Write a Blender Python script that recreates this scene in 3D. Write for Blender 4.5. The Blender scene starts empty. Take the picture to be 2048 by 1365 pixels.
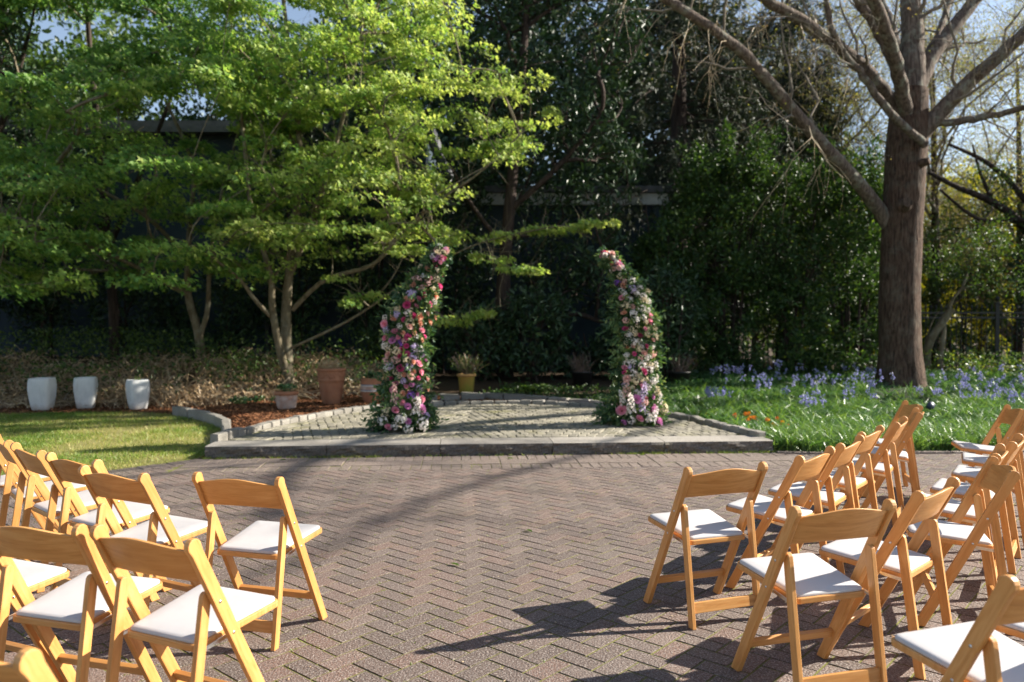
import bpy, bmesh, math, random
import numpy as np
from mathutils import Vector, Matrix

# ------------------------------------------------------------------ camera, sky, sun, exposure
S = bpy.context.scene
FPX, CAMH, PITCH = 1557.4, 1.479, math.radians(1.117)      # focal length in photo pixels, eye height, downward tilt
cam_d = bpy.data.cameras.new('camera'); cam = bpy.data.objects.new('camera', cam_d)
S.collection.objects.link(cam); S.camera = cam
cam.location = (0, 0, CAMH); cam.rotation_euler = (math.pi/2 - PITCH, 0, 0)
cam_d.sensor_width = 36; cam_d.lens = FPX/2048*36; cam_d.clip_start = .05; cam_d.clip_end = 1500
cam_d.dof.use_dof = True; cam_d.dof.focus_distance = 4.0; cam_d.dof.aperture_fstop = 2.2

SUN = Vector((1.28, .27, .785)).normalized()
SUN_EL = math.asin(SUN.z); SUN_AZ = math.atan2(SUN.x, SUN.y)
W = bpy.data.worlds.new('World'); S.world = W; W.use_nodes = True
wn = W.node_tree.nodes; wl = W.node_tree.links
sky = wn.new('ShaderNodeTexSky'); sky.sky_type = 'NISHITA'; sky.sun_disc = False
sky.sun_elevation = SUN_EL; sky.sun_rotation = SUN_AZ; sky.dust_density = .6; sky.ozone_density = 1.2
hs = wn.new('ShaderNodeHueSaturation'); hs.inputs['Saturation'].default_value = .85
wl.new(sky.outputs[0], hs.inputs['Color']); wl.new(hs.outputs[0], wn['Background'].inputs[0]); wn['Background'].inputs[1].default_value = .072
sl = bpy.data.lights.new('sun', 'SUN'); sl.energy = 5.0; sl.angle = math.radians(.55); sl.color = (1, .94, .82)
so = bpy.data.objects.new('sun', sl); S.collection.objects.link(so)
so.rotation_euler = SUN.to_track_quat('Z', 'Y').to_euler(); so.location = (20, 5, 15)
S.view_settings.view_transform = 'Standard'; S.view_settings.look = 'None'
S.view_settings.exposure = 1.42; S.view_settings.gamma = 1
S.render.engine = 'CYCLES'; S.cycles.use_denoising = True
S.cycles.max_bounces = 8; S.cycles.diffuse_bounces = 5; S.cycles.glossy_bounces = 2; S.cycles.transmission_bounces = 4
S.cycles.use_adaptive_sampling = True; S.cycles.adaptive_threshold = .015
S.cycles.sample_clamp_indirect = 6

R = np.random.default_rng(7); random.seed(7)
C = S.collection
PI = math.pi
cp_, sp_ = math.cos(PITCH), math.sin(PITCH)

def project(P):                                  # world points -> photo pixels (used to keep crowns inside their outline)
    P = np.asarray(P, float); X = P[..., 0]; Y = P[..., 1]; Z = P[..., 2]-CAMH
    d = Y*cp_-Z*sp_; up = Y*sp_+Z*cp_; d = np.where(d > .05, d, .05)
    return np.stack([1024+FPX*X/d, 682.5-FPX*up/d], -1)
def at(px, py, Y):                               # the point at depth Y that the photo shows at (px, py)
    dx = (px-1024)/FPX; up = (682.5-py)/FPX
    D = np.array([dx, cp_+up*sp_, -sp_+up*cp_]); t = Y/D[1]
    return D*t+np.array([0, 0, CAMH])
def inpoly(P, poly):
    P = np.asarray(P, float); x, y = P[..., 0], P[..., 1]; c = np.zeros(x.shape, bool); n = len(poly)
    for i in range(n):
        x1, y1 = poly[i]; x2, y2 = poly[(i+1) % n]
        if y1 == y2: continue
        c ^= ((y1 > y) != (y2 > y)) & (x < (x2-x1)*(y-y1)/(y2-y1)+x1)
    return c
def sst(a, b, x):
    t = np.clip((x-a)/(b-a), 0, 1); return t*t*(3-2*t)
def unit(v): return v/np.maximum(np.linalg.norm(v, axis=-1, keepdims=True), 1e-9)

# ------------------------------------------------------------------ object helpers
def tag(o, label=None, cat=None, group=None, kind=None):
    if label: o['label'] = label
    if cat: o['category'] = cat
    if group: o['group'] = group
    if kind: o['kind'] = kind
    return o
def link(name, data, parent=None, loc=None):
    o = bpy.data.objects.new(name, data); C.objects.link(o)
    if parent is not None: o.parent = parent
    if loc is not None: o.location = loc
    return o
def empty(name, loc=(0, 0, 0), rz=0):
    o = bpy.data.objects.new(name, None); C.objects.link(o); o.location = loc; o.rotation_euler = (0, 0, rz)
    o.empty_display_size = .2; return o
class Mesh:                                      # collects vertex / face arrays, builds one mesh
    def __init__(s): s.v = []; s.f = []; s.t = []; s.n = 0
    def add(s, V, F, tint=None):
        V = np.asarray(V, float).reshape(-1, 3); F = np.asarray(F, int)
        s.v.append(V); s.f.append(F+s.n); s.n += len(V)
        s.t.append(np.broadcast_to(np.asarray(.5 if tint is None else tint, float), (len(V),)))
        return s
    def data(s, name, mat=None, smooth=False):
        V = np.concatenate(s.v).astype(np.float32); me = bpy.data.meshes.new(name)
        tot = np.concatenate([np.full(len(f), f.shape[1], np.int32) for f in s.f])
        lv = np.concatenate([f.ravel() for f in s.f]).astype(np.int32)
        st = np.concatenate([[0], np.cumsum(tot)[:-1]]).astype(np.int32)
        me.vertices.add(len(V)); me.vertices.foreach_set('co', V.ravel())
        me.loops.add(len(lv)); me.loops.foreach_set('vertex_index', lv)
        me.polygons.add(len(tot)); me.polygons.foreach_set('loop_start', st); me.polygons.foreach_set('loop_total', tot)
        a = me.attributes.new('tint', 'FLOAT', 'POINT'); a.data.foreach_set('value', np.concatenate(s.t).astype(np.float32))
        me.update(calc_edges=True)
        me.polygons.foreach_set('use_smooth', np.full(len(tot), bool(smooth)))
        if mat: me.materials.append(mat)
        return me
    def build(s, name, mat, parent=None, smooth=False, loc=None):
        return link(name, s.data(name, mat, smooth), parent, loc)
def bm_data(bm, name, mat, smooth=False, tint=None):
    me = bpy.data.meshes.new(name); bmesh.ops.recalc_face_normals(bm, faces=bm.faces); bm.to_mesh(me); bm.free()
    if smooth:
        for p in me.polygons: p.use_smooth = True
    if mat: me.materials.append(mat)
    if tint is not None:
        a = me.attributes.new('tint', 'FLOAT', 'POINT'); a.data.foreach_set('value', np.full(len(me.vertices), tint, np.float32))
    return me

# ------------------------------------------------------------------ materials
class NT:
    def __init__(s, name):
        s.m = bpy.data.materials.new(name); s.m.use_nodes = True; s.t = s.m.node_tree
        s.p = s.t.nodes['Principled BSDF']; s.out = s.t.nodes['Material Output']
    def n(s, typ, **kw):
        nd = s.t.nodes.new('ShaderNode'+typ)
        for k, v in kw.items(): setattr(nd, k, v)
        return nd
    def set(s, sock, v):
        if hasattr(v, 'is_output') or isinstance(v, bpy.types.NodeSocket): s.t.links.new(v, sock)
        else: sock.default_value = (*v, 1) if isinstance(v, tuple) and len(v) == 3 and sock.type == 'RGBA' else v
    def noise(s, scale, detail=3, rough=.55, vec=None, dist=0):
        nd = s.n('TexNoise'); nd.inputs['Scale'].default_value = scale; nd.inputs['Detail'].default_value = detail
        nd.inputs['Roughness'].default_value = rough; nd.inputs['Distortion'].default_value = dist
        if vec: s.t.links.new(vec, nd.inputs['Vector'])
        return nd.outputs['Fac']
    def vec(s, scale=(1, 1, 1), coord='Object', rot=(0, 0, 0)):
        c = s.n('TexCoord'); m = s.n('Mapping'); s.t.links.new(c.outputs[coord], m.inputs['Vector'])
        m.inputs['Scale'].default_value = scale; m.inputs['Rotation'].default_value = rot; return m.outputs[0]
    def world(s):
        return s.n('NewGeometry').outputs['Position']
    def ramp(s, fac, stops):
        r = s.n('ValToRGB'); e = r.color_ramp.elements
        while len(e) < len(stops): e.new(.5)
        for i, (p, c) in enumerate(stops): e[i].position = p; e[i].color = (*c, 1) if not isinstance(c, (int, float)) else (c, c, c, 1)
        s.t.links.new(fac, r.inputs[0]); return r.outputs[0]
    def mix(s, fac, a, b, mode='MIX'):
        nd = s.n('Mix', data_type='RGBA', blend_type=mode); nd.clamp_factor = True
        s.set(nd.inputs[0], fac); s.set(nd.inputs[6], a); s.set(nd.inputs[7], b); return nd.outputs[2]
    def math(s, op, a, b=0.):
        nd = s.n('Math', operation=op); s.set(nd.inputs[0], a); s.set(nd.inputs[1], b); return nd.outputs[0]
    def attr(s, name='tint'): return s.n('Attribute', attribute_name=name).outputs['Fac']
    def rnd(s): return s.n('ObjectInfo').outputs['Random']
    def bump(s, h, strength=.5, dist=.01, normal=None):
        b = s.n('Bump'); b.inputs['Strength'].default_value = strength; b.inputs['Distance'].default_value = dist
        s.t.links.new(h, b.inputs['Height'])
        if normal: s.t.links.new(normal, b.inputs['Normal'])
        return b.outputs[0]
    def done(s, color, rough=.6, normal=None, spec=None, coat=None, metal=None, sheen=None):
        s.set(s.p.inputs['Base Color'], color); s.set(s.p.inputs['Roughness'], rough)
        if normal: s.t.links.new(normal, s.p.inputs['Normal'])
        if spec is not None: s.p.inputs['Specular IOR Level'].default_value = spec
        if coat: s.p.inputs['Coat Weight'].default_value = coat; s.p.inputs['Coat Roughness'].default_value = .18
        if metal is not None: s.p.inputs['Metallic'].default_value = metal
        return s.m
def leafmat(name, stops, trans=.35, tcol=(1.5, 1.5, .6), rough=.45, spec=.5, big=0.):
    n = NT(name); t = n.attr()
    if big: t = n.math('ADD', t, n.math('MULTIPLY', n.math('SUBTRACT', n.noise(big, 2, vec=n.world()), .5), .6))
    col = n.ramp(t, stops)
    n.done(col, rough, spec=spec)
    if trans:
        tr = n.n('BsdfTranslucent'); tc = n.mix(1., col, tcol, 'MULTIPLY'); n.t.links.new(tc, tr.inputs[0])
        mx = n.n('MixShader'); mx.inputs[0].default_value = trans
        n.t.links.new(n.p.outputs[0], mx.inputs[1]); n.t.links.new(tr.outputs[0], mx.inputs[2]); n.t.links.new(mx.outputs[0], n.out.inputs[0])
    return n.m
def simplemat(name, col, rough=.6, var=.25, scale=8, bump=.2, bscale=60, metal=None, spec=None, coat=None):
    n = NT(name); f = n.noise(scale, 4, vec=n.vec()); lo = tuple(c*(1-var) for c in col); hi = tuple(min(1, c*(1+var)) for c in col)
    b = n.bump(n.noise(bscale, 3, vec=n.vec()), bump, .004)
    return n.done(n.ramp(f, [(.3, lo), (.7, hi)]), rough, b, spec, coat, metal)
def m_brick(name, stops):
    n = NT(name); w = n.world(); t = n.attr()
    col = n.ramp(t, stops)
    col = n.mix(n.math('MULTIPLY', n.noise(2.1, 4, vec=w), .55), col, (.075, .06, .052))
    col = n.mix(n.ramp(n.noise(105, 2, .7, vec=w), [(.50, 0.), (.62, .8)]), col, (.36, .31, .28))
    col = n.mix(n.ramp(n.noise(90, 2, .7, vec=w), [(.34, .85), (.47, 0.)]), col, (.06, .045, .04))
    col = n.mix(n.ramp(n.noise(1.1, 5, .65, vec=w), [(.56, 0.), (.75, .2)]), col, (.12, .12, .06))
    b = n.bump(n.noise(100, 3, .65, vec=w), 1., .012)
    return n.done(col, n.ramp(n.noise(40, 2, vec=w), [(.3, .5), (.7, .8)]), b, .45)
M = {}
M['brick'] = m_brick('clay paver', [(0, (.100, .066, .053)), (.3, (.150, .098, .077)), (.6, (.168, .117, .096)), (.85, (.19, .106, .078)), (1, (.22, .152, .122))])
M['brick2'] = m_brick('tan border paver', [(0, (.185, .13, .10)), (.5, (.23, .165, .13)), (1, (.27, .20, .16))])
def m_bed():
    n = NT('mossy joint sand'); w = n.world()
    f = n.noise(3.2, 5, .65, vec=w); g = n.noise(45, 3, vec=w)
    moss = n.mix(g, (.08, .085, .016), (.19, .18, .04)); sand = n.mix(g, (.05, .04, .033), (.12, .10, .08))
    return n.done(n.mix(n.ramp(f, [(.33, .15), (.5, 1.)]), sand, moss), .95, n.bump(g, .6, .01))
M['bed'] = m_bed()
def m_granite(name, a, b, sc=1., moss=.0, stain=.5):
    n = NT(name); w = n.world()
    col = n.mix(n.ramp(n.noise(140*sc, 2, vec=w), [(.35, 0.), (.65, 1.)]), a, b)
    t = n.mix(1., col, n.ramp(n.attr(), [(0, (.74, .73, .71)), (1, (1.25, 1.22, 1.17))]), 'MULTIPLY')
    t = n.mix(n.math('MULTIPLY', n.ramp(n.noise(2.3, 5, .65, vec=w), [(.45, 0.), (.8, 1.)]), stain), t, (.10, .085, .07))
    if moss: t = n.mix(n.ramp(n.noise(2.6, 5, .65, vec=w), [(.52, 0.), (.75, moss)]), t, (.15, .14, .045))
    return n.done(t, .75, n.bump(n.noise(60*sc, 4, .65, vec=w), .5, .006), .4)
M['granite'] = m_granite('granite kerb', (.17, .158, .142), (.33, .31, .28))
M['slab'] = m_granite('granite step slab', (.22, .20, .18), (.36, .335, .305), .7, .0, .7)
M['slab_face'] = m_granite('weathered shade-toned split granite', (.075, .066, .058), (.15, .132, .115), .35, .25, .6)  # step front: shade painted into the colour, on top of weathering and moss
M['cobble'] = m_granite('granite sett', (.185, .17, .135), (.32, .295, .24), 1., .9, .35)
def m_wood():
    n = NT('varnished beech'); uv = n.n('UVMap'); mp = n.n('Mapping'); n.t.links.new(uv.outputs[0], mp.inputs[0])
    mp.inputs['Scale'].default_value = (1.5, 14, 1)
    off = n.n('CombineXYZ'); r = n.rnd(); n.set(off.inputs[0], n.math('MULTIPLY', r, 37.)); n.set(off.inputs[1], n.math('MULTIPLY', r, 91.))
    n.t.links.new(off.outputs[0], mp.inputs['Location'])
    g = n.noise(3.2, 6, .62, vec=mp.outputs[0], dist=.9)
    col = n.ramp(g, [(.28, (.46, .195, .05)), (.46, (.58, .275, .08)), (.6, (.645, .33, .11)), (.8, (.71, .395, .15))])
    col = n.mix(n.ramp(r, [(0, 0.), (1, .45)]), col, (.45, .19, .05))
    sp = n.ramp(n.noise(9, 4, .7, vec=n.vec()), [(.62, 0.), (.8, .35)]); col = n.mix(sp, col, (.38, .155, .04))
    return n.done(col, n.ramp(n.noise(14, 3, vec=n.vec()), [(.3, .38), (.7, .55)]), n.bump(g, .15, .002), .45, coat=.12)
M['wood'] = m_wood()
def m_vinyl():
    n = NT('white vinyl'); w = n.vec()
    col = n.mix(n.ramp(n.noise(5, 4, vec=w), [(.45, 0.), (.8, .5)]), (.50, .48, .48), (.43, .415, .415))
    b = n.bump(n.noise(7, 2, vec=w), .25, .008, n.bump(n.noise(420, 2, vec=w), .12, .001))
    return n.done(col, .42, b, .4)
M['vinyl'] = m_vinyl()
M['steel'] = simplemat('zinc steel', (.62, .62, .62), .3, .15, 30, .1, 200, metal=1.)
M['iron'] = simplemat('black painted iron', (.012, .012, .013), .45, .3, 20, .2, 90)
def m_bark(name, a, b, c, sc=(9, 9, 1.6), lichen=0., bs=1.):
    n = NT(name); v = n.vec(sc); f = n.noise(1.6, 5, .65, vec=v, dist=.5)
    col = n.ramp(f, [(.32, a), (.5, b), (.68, c)])
    if lichen:
        col = n.mix(n.ramp(n.noise(4.5, 5, .7, vec=n.vec()), [(.5, 0.), (.66, lichen)]), col, (.30, .31, .25))
    return n.done(col, .9, n.bump(f, bs, .05), .2)
M['oak_bark'] = m_bark('furrowed oak bark', (.05, .036, .028), (.14, .105, .085), (.24, .19, .155), (13, 13, 1.5), .75, 1.)
M['oak_trunk'] = m_bark('furrowed trunk bark', (.018, .011, .008), (.085, .052, .036), (.15, .098, .072), (15, 15, 2.4), .14, 1.)
M['maple_bark'] = m_bark('smooth maple bark', (.10, .08, .05), (.17, .14, .09), (.24, .20, .14), (7, 7, 2.5), .4, .4)
M['dark_bark'] = m_bark('dark bark', (.022, .016, .013), (.05, .036, .03), (.085, .06, .05), (8, 8, 1.2), 0, .9)
M['twig'] = simplemat('twig bark', (.20, .165, .125), .85, .35, 5)
M['vine'] = leafmat('dry vine', [(0, (.20, .12, .055)), (.5, (.44, .30, .165)), (1, (.60, .47, .30))], 0)
M['deadtwig'] = leafmat('dead twig', [(0, (.05, .03, .02)), (.5, (.12, .075, .05)), (1, (.2, .14, .09))], 0)
M['maple'] = leafmat('spring maple leaf', [(0, (.08, .19, .045)), (.42, (.215, .34, .07)), (1, (.45, .51, .15))], .5, (1.36, 1.33, .85), .5, .3, .45)
M['magnolia'] = leafmat('magnolia leaf', [(0, (.014, .034, .014)), (.6, (.034, .072, .030)), (1, (.075, .115, .04))], .08, rough=.42, spec=.38)
M['holly'] = leafmat('evergreen shrub leaf', [(0, (.018, .045, .014)), (.6, (.046, .095, .026)), (1, (.13, .19, .04))], .3, rough=.45, spec=.35, big=.6)
M['conifer'] = leafmat('conifer needles', [(0, (.014, .026, .013)), (.6, (.03, .052, .024)), (1, (.07, .075, .035))], .12, rough=.6)
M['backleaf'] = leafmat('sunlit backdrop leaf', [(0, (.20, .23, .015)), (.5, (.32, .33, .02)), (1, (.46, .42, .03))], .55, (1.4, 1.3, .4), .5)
M['under'] = leafmat('fence undergrowth leaf', [(0, (.05, .11, .03)), (.6, (.10, .17, .04)), (1, (.26, .28, .05))], .3, rough=.4)
M['midleaf'] = leafmat('woodland leaf', [(0, (.03, .06, .016)), (.5, (.06, .11, .022)), (1, (.12, .18, .03))], .35, rough=.45, big=.3)
M['bud'] = leafmat('unfolding bud', [(0, (.18, .20, .05)), (.6, (.30, .27, .10)), (1, (.42, .27, .19))], .4)
M['strap'] = leafmat('bluebell leaf', [(0, (.028, .085, .032)), (.5, (.07, .16, .05)), (1, (.19, .29, .075))], .3, rough=.38, spec=.6)
M['grass'] = leafmat('lawn grass', [(0, (.07, .15, .018)), (.5, (.16, .24, .03)), (.8, (.27, .29, .055)), (1, (.40, .33, .14))], .3, rough=.5, big=1.3)
M['archleaf'] = leafmat('cut greenery', [(0, (.022, .06, .026)), (.45, (.055, .125, .05)), (.8, (.13, .22, .08)), (1, (.24, .31, .13))], .25, rough=.38, spec=.5)
M['chip'] = leafmat('bark mulch chip', [(0, (.06, .022, .010)), (.5, (.17, .066, .028)), (1, (.33, .15, .07))], 0, rough=.8, spec=.2)
M['bell'] = leafmat('bluebell flower', [(0, (.22, .21, .46)), (.5, (.32, .31, .58)), (1, (.50, .49, .74))], .3, (1.2, 1.2, 1.3))
def m_soil(name, a, b, c, sc=3.):
    n = NT(name); w = n.world(); f = n.noise(sc, 6, .7, vec=w); g = n.noise(40, 4, .7, vec=w)
    col = n.mix(g, n.ramp(f, [(.3, a), (.7, b)]), c)
    return n.done(col, .95, n.bump(g, .8, .03), .2)
M['soil'] = m_soil('garden soil', (.03, .02, .013), (.06, .04, .025), (.09, .06, .035))
M['lawnsoil'] = m_soil('thin turf', (.15, .15, .035), (.30, .23, .12), (.20, .21, .05), 1.6)
M['mulchbase'] = m_soil('mulch floor', (.05, .02, .01), (.12, .05, .02), (.17, .07, .03))
M['bedsoil'] = m_soil('leafy bed soil', (.02, .03, .012), (.035, .055, .018), (.03, .04, .016))

# ------------------------------------------------------------------ terrain and setting
def H(x, y):
    x = np.asarray(x, float); y = np.asarray(y, float)
    bank = .72*sst(14.0, 17.6, y)*sst(-1.6, -3.6, x)*sst(-40, -25, x)
    mid = (.05+.32*sst(13.2, 17, y))*sst(-3.4, -1.4, x)*sst(9.0, 13.5, y)
    kx = np.interp(y, [10.1, 10.5, 11.13, 11.68, 12.24, 12.62, 12.92, 13.3, 14.5], [-3.6, -3.86, -4.11, -4.46, -4.91, -5.3, -5.6, -5.5, -5.2])
    bed = .12*sst(kx+.08, kx+.55, x)*sst(9.6, 10.6, y)*sst(-1.2, -2.6, x)
    drop = -1.15*sst(20.2, 22.5, y)*sst(8, 10, x)
    return bank+mid+bed+drop-.03
xs = np.unique(np.concatenate([np.linspace(-400, -30, 16), np.linspace(-30, -12, 19), np.linspace(-12, 14, 150), np.linspace(14, 30, 17), np.linspace(30, 400, 16)]))
ys = np.unique(np.concatenate([np.linspace(-60, 6, 12), np.linspace(6, 24, 110), np.linspace(24, 60, 14), np.linspace(60, 600, 16)]))
gx, gy = np.meshgrid(xs, ys); gz = H(gx, gy); nx = len(xs)
idx = np.arange(len(xs)*len(ys)).reshape(len(ys), nx)
F = np.stack([idx[:-1, :-1], idx[:-1, 1:], idx[1:, 1:], idx[1:, :-1]], -1).reshape(-1, 4)
g = Mesh().add(np.stack([gx, gy, gz], -1), F).build('ground', M['soil'], smooth=True); tag(g, 'dark garden soil and leaf litter under the trees', kind='structure')

def poly_sheet(name, pts, z, mat, parent=None):
    bm = bmesh.new(); bm.faces.new([bm.verts.new((x, y, z)) for x, y in pts])
    return link(name, bm_data(bm, name, mat), parent)
def prism(poly, z0, z1, ch, tilt=(0, 0), top_jit=0):
    """chamfered block over a convex polygon: returns verts, quads+ngon faces as separate arrays"""
    P = np.asarray(poly, float); n = len(P); c = P.mean(0); d = P-c; r = np.linalg.norm(d, axis=1, keepdims=True)
    I = c+d*(1-ch*1.35/np.maximum(r, 1e-6))
    tz = lambda Q: (Q-c)@np.array(tilt)
    V = np.concatenate([np.c_[P, np.full(n, z0)], np.c_[P, z1-ch*.8+tz(P)], np.c_[I, z1+tz(I)]])
    i = np.arange(n); j = (i+1) % n
    Q = np.concatenate([np.stack([i, j, j+n, i+n], 1), np.stack([i+n, j+n, j+2*n, i+2*n], 1)])
    top = (np.arange(n)+2*n)[None]
    return V, Q, top
def clip(poly, p, nrm):                          # keep the side where (q-p).nrm <= 0
    out = []; n = len(poly)
    for i in range(n):
        a, b = np.array(poly[i]), np.array(poly[(i+1) % n]); da, db = (a-p)@nrm, (b-p)@nrm
        if da <= 0: out.append(a)
        if da*db < 0: out.append(a+(b-a)*da/(da-db))
    return out

STEP_A, STEP_B = np.array([-3.42, 8.64]), np.array([3.06, 9.09])          # foot of the stone step
sd = unit(STEP_B-STEP_A); sn = np.array([-sd[1], sd[0]]); STEP_L = np.linalg.norm(STEP_B-STEP_A)
LAWN_EDGE = [(-3.46, 8.62), (-3.72, 8.34), (-4.01, 8.05), (-4.2, 7.76), (-4.5, 7.5), (-4.9, 7.34), (-7.5, 7.2)]
BED_EDGE = [(3.08, 9.06), (3.62, 9.0), (5.1, 9.06), (6.06, 9.18), (10, 9.5)]
plaza_poly = [(-7.5, .2), (10, .2)]+BED_EDGE[::-1]+LAWN_EDGE
plaza = poly_sheet('plaza', [(-7.6, -6), (10.1, -6), (10.1, 9.52)]+BED_EDGE[::-1][1:]+LAWN_EDGE, -.0034, M['bed'])
tag(plaza, 'plaza paved in mossy herringbone clay bricks', kind='structure')
BAND = .82
th = math.radians(45+4); ca, sa = math.cos(th), math.sin(th); u = .105
bricks = []; rest = Mesh()
rot = np.array([[ca, -sa], [sa, ca]])
for a in range(-150, 150):
    for b in range(-150, 150):
        r = (a-b) % 4
        if r == 0: rect = (a, b, a+2, b+1)
        elif r == 3: rect = (a, b, a+1, b+2)
        else: continue
        c = rot@np.array([(rect[0]+rect[2])/2*u, (rect[1]+rect[3])/2*u])+np.array([0, 5.])
        if not (-7.5 < c[0] < 10 and .2 < c[1] < 9.6): continue
        bricks.append((c, r, rect))
Cn = np.array([q[0] for q in bricks]); ok = inpoly(Cn, plaza_poly); ds = (Cn-STEP_A)@sn
al = (Cn-STEP_A)@sd; nearstep = (al > -.16) & (al < STEP_L+.06)
ok &= ~(nearstep & (ds > -BAND+.12))
px = project(np.c_[Cn, np.zeros(len(Cn))]); inview = ok & (px[:, 0] > -20) & (px[:, 0] < 2068) & (px[:, 1] < 1400)
order = np.argsort(np.where(inview & (np.abs(px[:, 0]-1010) < 360), Cn[:, 1]*.7, Cn[:, 1]+np.where(inview, 0, 99)))
single = set(order[:285].tolist())
g_ = .0042
def brick_rect(r):
    return (np.array([(-1, -.5), (1, -.5), (1, .5), (-1, .5)]) if r == 0 else np.array([(-.5, -1), (.5, -1), (.5, 1), (-.5, 1)]))*u
def shrink(q, s): return q-np.sign(q)*s
proto = {}
for k in range(14):
    for r in (0, 3):
        m = Mesh(); q = shrink(brick_rect(r), g_+R.uniform(0, .0015))@rot.T
        V, Q, T = prism(q, -.05, 0, .0015, R.normal(0, .002, 2)); tn = R.uniform(0, 1)
        m.add(V, Q, tn); m.f.append(T); proto[(k, r)] = m.data('brick', M['brick'])
for i, (c, r, rect) in enumerate(bricks):
    if not ok[i]: continue
    if i in single:
        link('brick', proto[(int(R.integers(14)), r)], plaza, (c[0], c[1], R.normal(0, .0005)))
        continue
    q = shrink(brick_rect(r), g_+R.uniform(0, .0015))@rot.T+c
    if nearstep[i] and ds[i] > -BAND-.2:
        q = clip(list(q), STEP_A-sn*BAND, sn)
        if len(q) < 3: continue
        q = np.array(q)
    V, Q, T = prism(q, -.05, R.normal(0, .0005), .0015, R.normal(0, .002, 2)); n0 = rest.n
    rest.add(V, Q, R.uniform(0, 1)); rest.f.append(T+n0)
tag(rest.build('brick_paving', M['brick'], plaza), kind='stuff')
# border courses along the step: soldiers, plain band, soldiers
border = Mesh()
def course(mesh, p0, d, n, length, w, l, z, mat_t=(0, 1), gap=.004):
    k = max(1, round(length/w)); w = length/k
    for i in range(k):
        a = p0+d*(i*w+gap); b = p0+d*((i+1)*w-gap)
        q = [a+n*gap, b+n*gap, b+n*(l-gap), a+n*(l-gap)]
        V, Q, T = prism(np.array(q), -.05, z+R.normal(0, .0015), .004, R.normal(0, .005, 2)); n0 = mesh.n
        mesh.add(V, Q, R.uniform(*mat_t)); mesh.f.append(T+n0)
p0 = STEP_A-sd*.1
course(border, p0-sn*.29, sd, sn, STEP_L+.24, .105, .27, .002)
course(border, p0-sn*.56, sd, sn, STEP_L+.24, .82, .262, .003, (.3, .6))
course(border, p0-sn*.82, sd, sn, STEP_L+.24, .105, .25, .001)
def course_along(mesh, pts, w, l, z):
    for a, b in zip(pts[:-1], pts[1:]):
        a, b = np.array(a), np.array(b); d = unit(b-a); n = np.array([d[1], -d[0]]); course(mesh, a, d, n, np.linalg.norm(b-a), w, l, z)
course_along(border, LAWN_EDGE[::-1][:-1]+[(-3.5, 8.6)], .105, .21, .006)
course_along(border, [(x, y+.02) for x, y in BED_EDGE], .21, .1, .02)
tag(border.build('border_course', M['brick2'], plaza), kind='stuff')

# lawn
KERB = [(-5.6, 12.92), (-5.3, 12.62), (-4.91, 12.24), (-4.46, 11.68), (-4.11, 11.13), (-3.86, 10.5)]
lawn_poly = [(-3.5, 8.66)]+LAWN_EDGE[1:-1]+[(-7.5, 7.2), (-16, 6.8), (-16, 12.9), (-8.61, 13.02), (-7.48, 13.2), (-6.3, 13.3)]+KERB+[(-3.7, 10.3), (-3.5, 10.0), (-3.46, 9.5), (-3.52, 9.05)]
lawn = poly_sheet('lawn', lawn_poly, .0, M['lawnsoil']); tag(lawn, 'patchy green lawn striped by tree shade', kind='structure')
def blades(P, h, w, lean, seg=1, tint=None, Ldir=None):
    """upright blades at points P: base pair + bent tip"""
    n = len(P); a = R.uniform(0, 2*PI, n); sdv = np.c_[np.cos(a), np.sin(a), np.zeros(n)]
    b = R.uniform(0, 2*PI, n) if Ldir is None else Ldir
    ld = np.c_[np.cos(b), np.sin(b), np.zeros(n)]*(lean*h)[:, None]
    up = np.c_[np.zeros(n), np.zeros(n), h]
    V = []
    for k in range(seg):
        t = k/seg; c = P+up*(t*(1-.25*t*t))+ld*t*t; ww = (w*(1-.35*t))[:, None]
        V += [c-sdv*ww/2, c+sdv*ww/2]
    V.append(P+up*.78+ld) if seg > 1 else V.append(P+up+ld)
    V = np.stack(V, 1); k = V.shape[1]; F = []
    for s in range(seg-1): F += [(2*s, 2*s+1, 2*s+3), (2*s, 2*s+3, 2*s+2)]
    F.append((2*seg-2, 2*seg-1, 2*seg))
    F = (np.array(F)[None]+(np.arange(n)*k)[:, None, None]).reshape(-1, 3)
    return V.reshape(-1, 3), F, np.repeat(tint if tint is not None else R.uniform(0, 1, n), k)
def scatter(poly, n, dens=None):
    P = np.array(poly); lo, hi = P.min(0), P.max(0); out = []; c = 0
    while c < n:
        q = R.uniform(lo, hi, (n*2, 2)); q = q[inpoly(q, poly)]
        if dens is not None: q = q[R.uniform(0, 1, len(q)) < dens(q)]
        out.append(q); c += len(q)
    return np.concatenate(out)[:n]
def lown(q, s, seed=0):                           # cheap smooth 2-D noise 0..1
    k = np.random.default_rng(seed); v = 0
    for i in range(6):
        d = k.normal(0, s*(1+.5*i), 2); v = v+np.sin(q@d+k.uniform(0, 6))/(1+.3*i)
    return .5+.5*np.tanh(v*.6)
ldens = lambda q: .05+.95*(.55*lown(q, 1.1, 3)+.45*lown(q, 3.2, 4))**1.4
lp = [p for p in lawn_poly if True]
gp = scatter([(max(x, -9.5), y) for x, y in lp], 46000, ldens)
V, Fb, T = blades(np.c_[gp, np.zeros(len(gp))], R.uniform(.018, .055, len(gp)), R.uniform(.005, .010, len(gp)), R.uniform(.2, 1.2, len(gp)), 1,
                  np.clip(1-ldens(gp)+R.normal(0, .2, len(gp)), 0, 1))
tag(Mesh().add(V, Fb, T).build('grass', M['grass']), 'short green grass blades covering the lawn', 'grass', kind='stuff')

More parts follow.
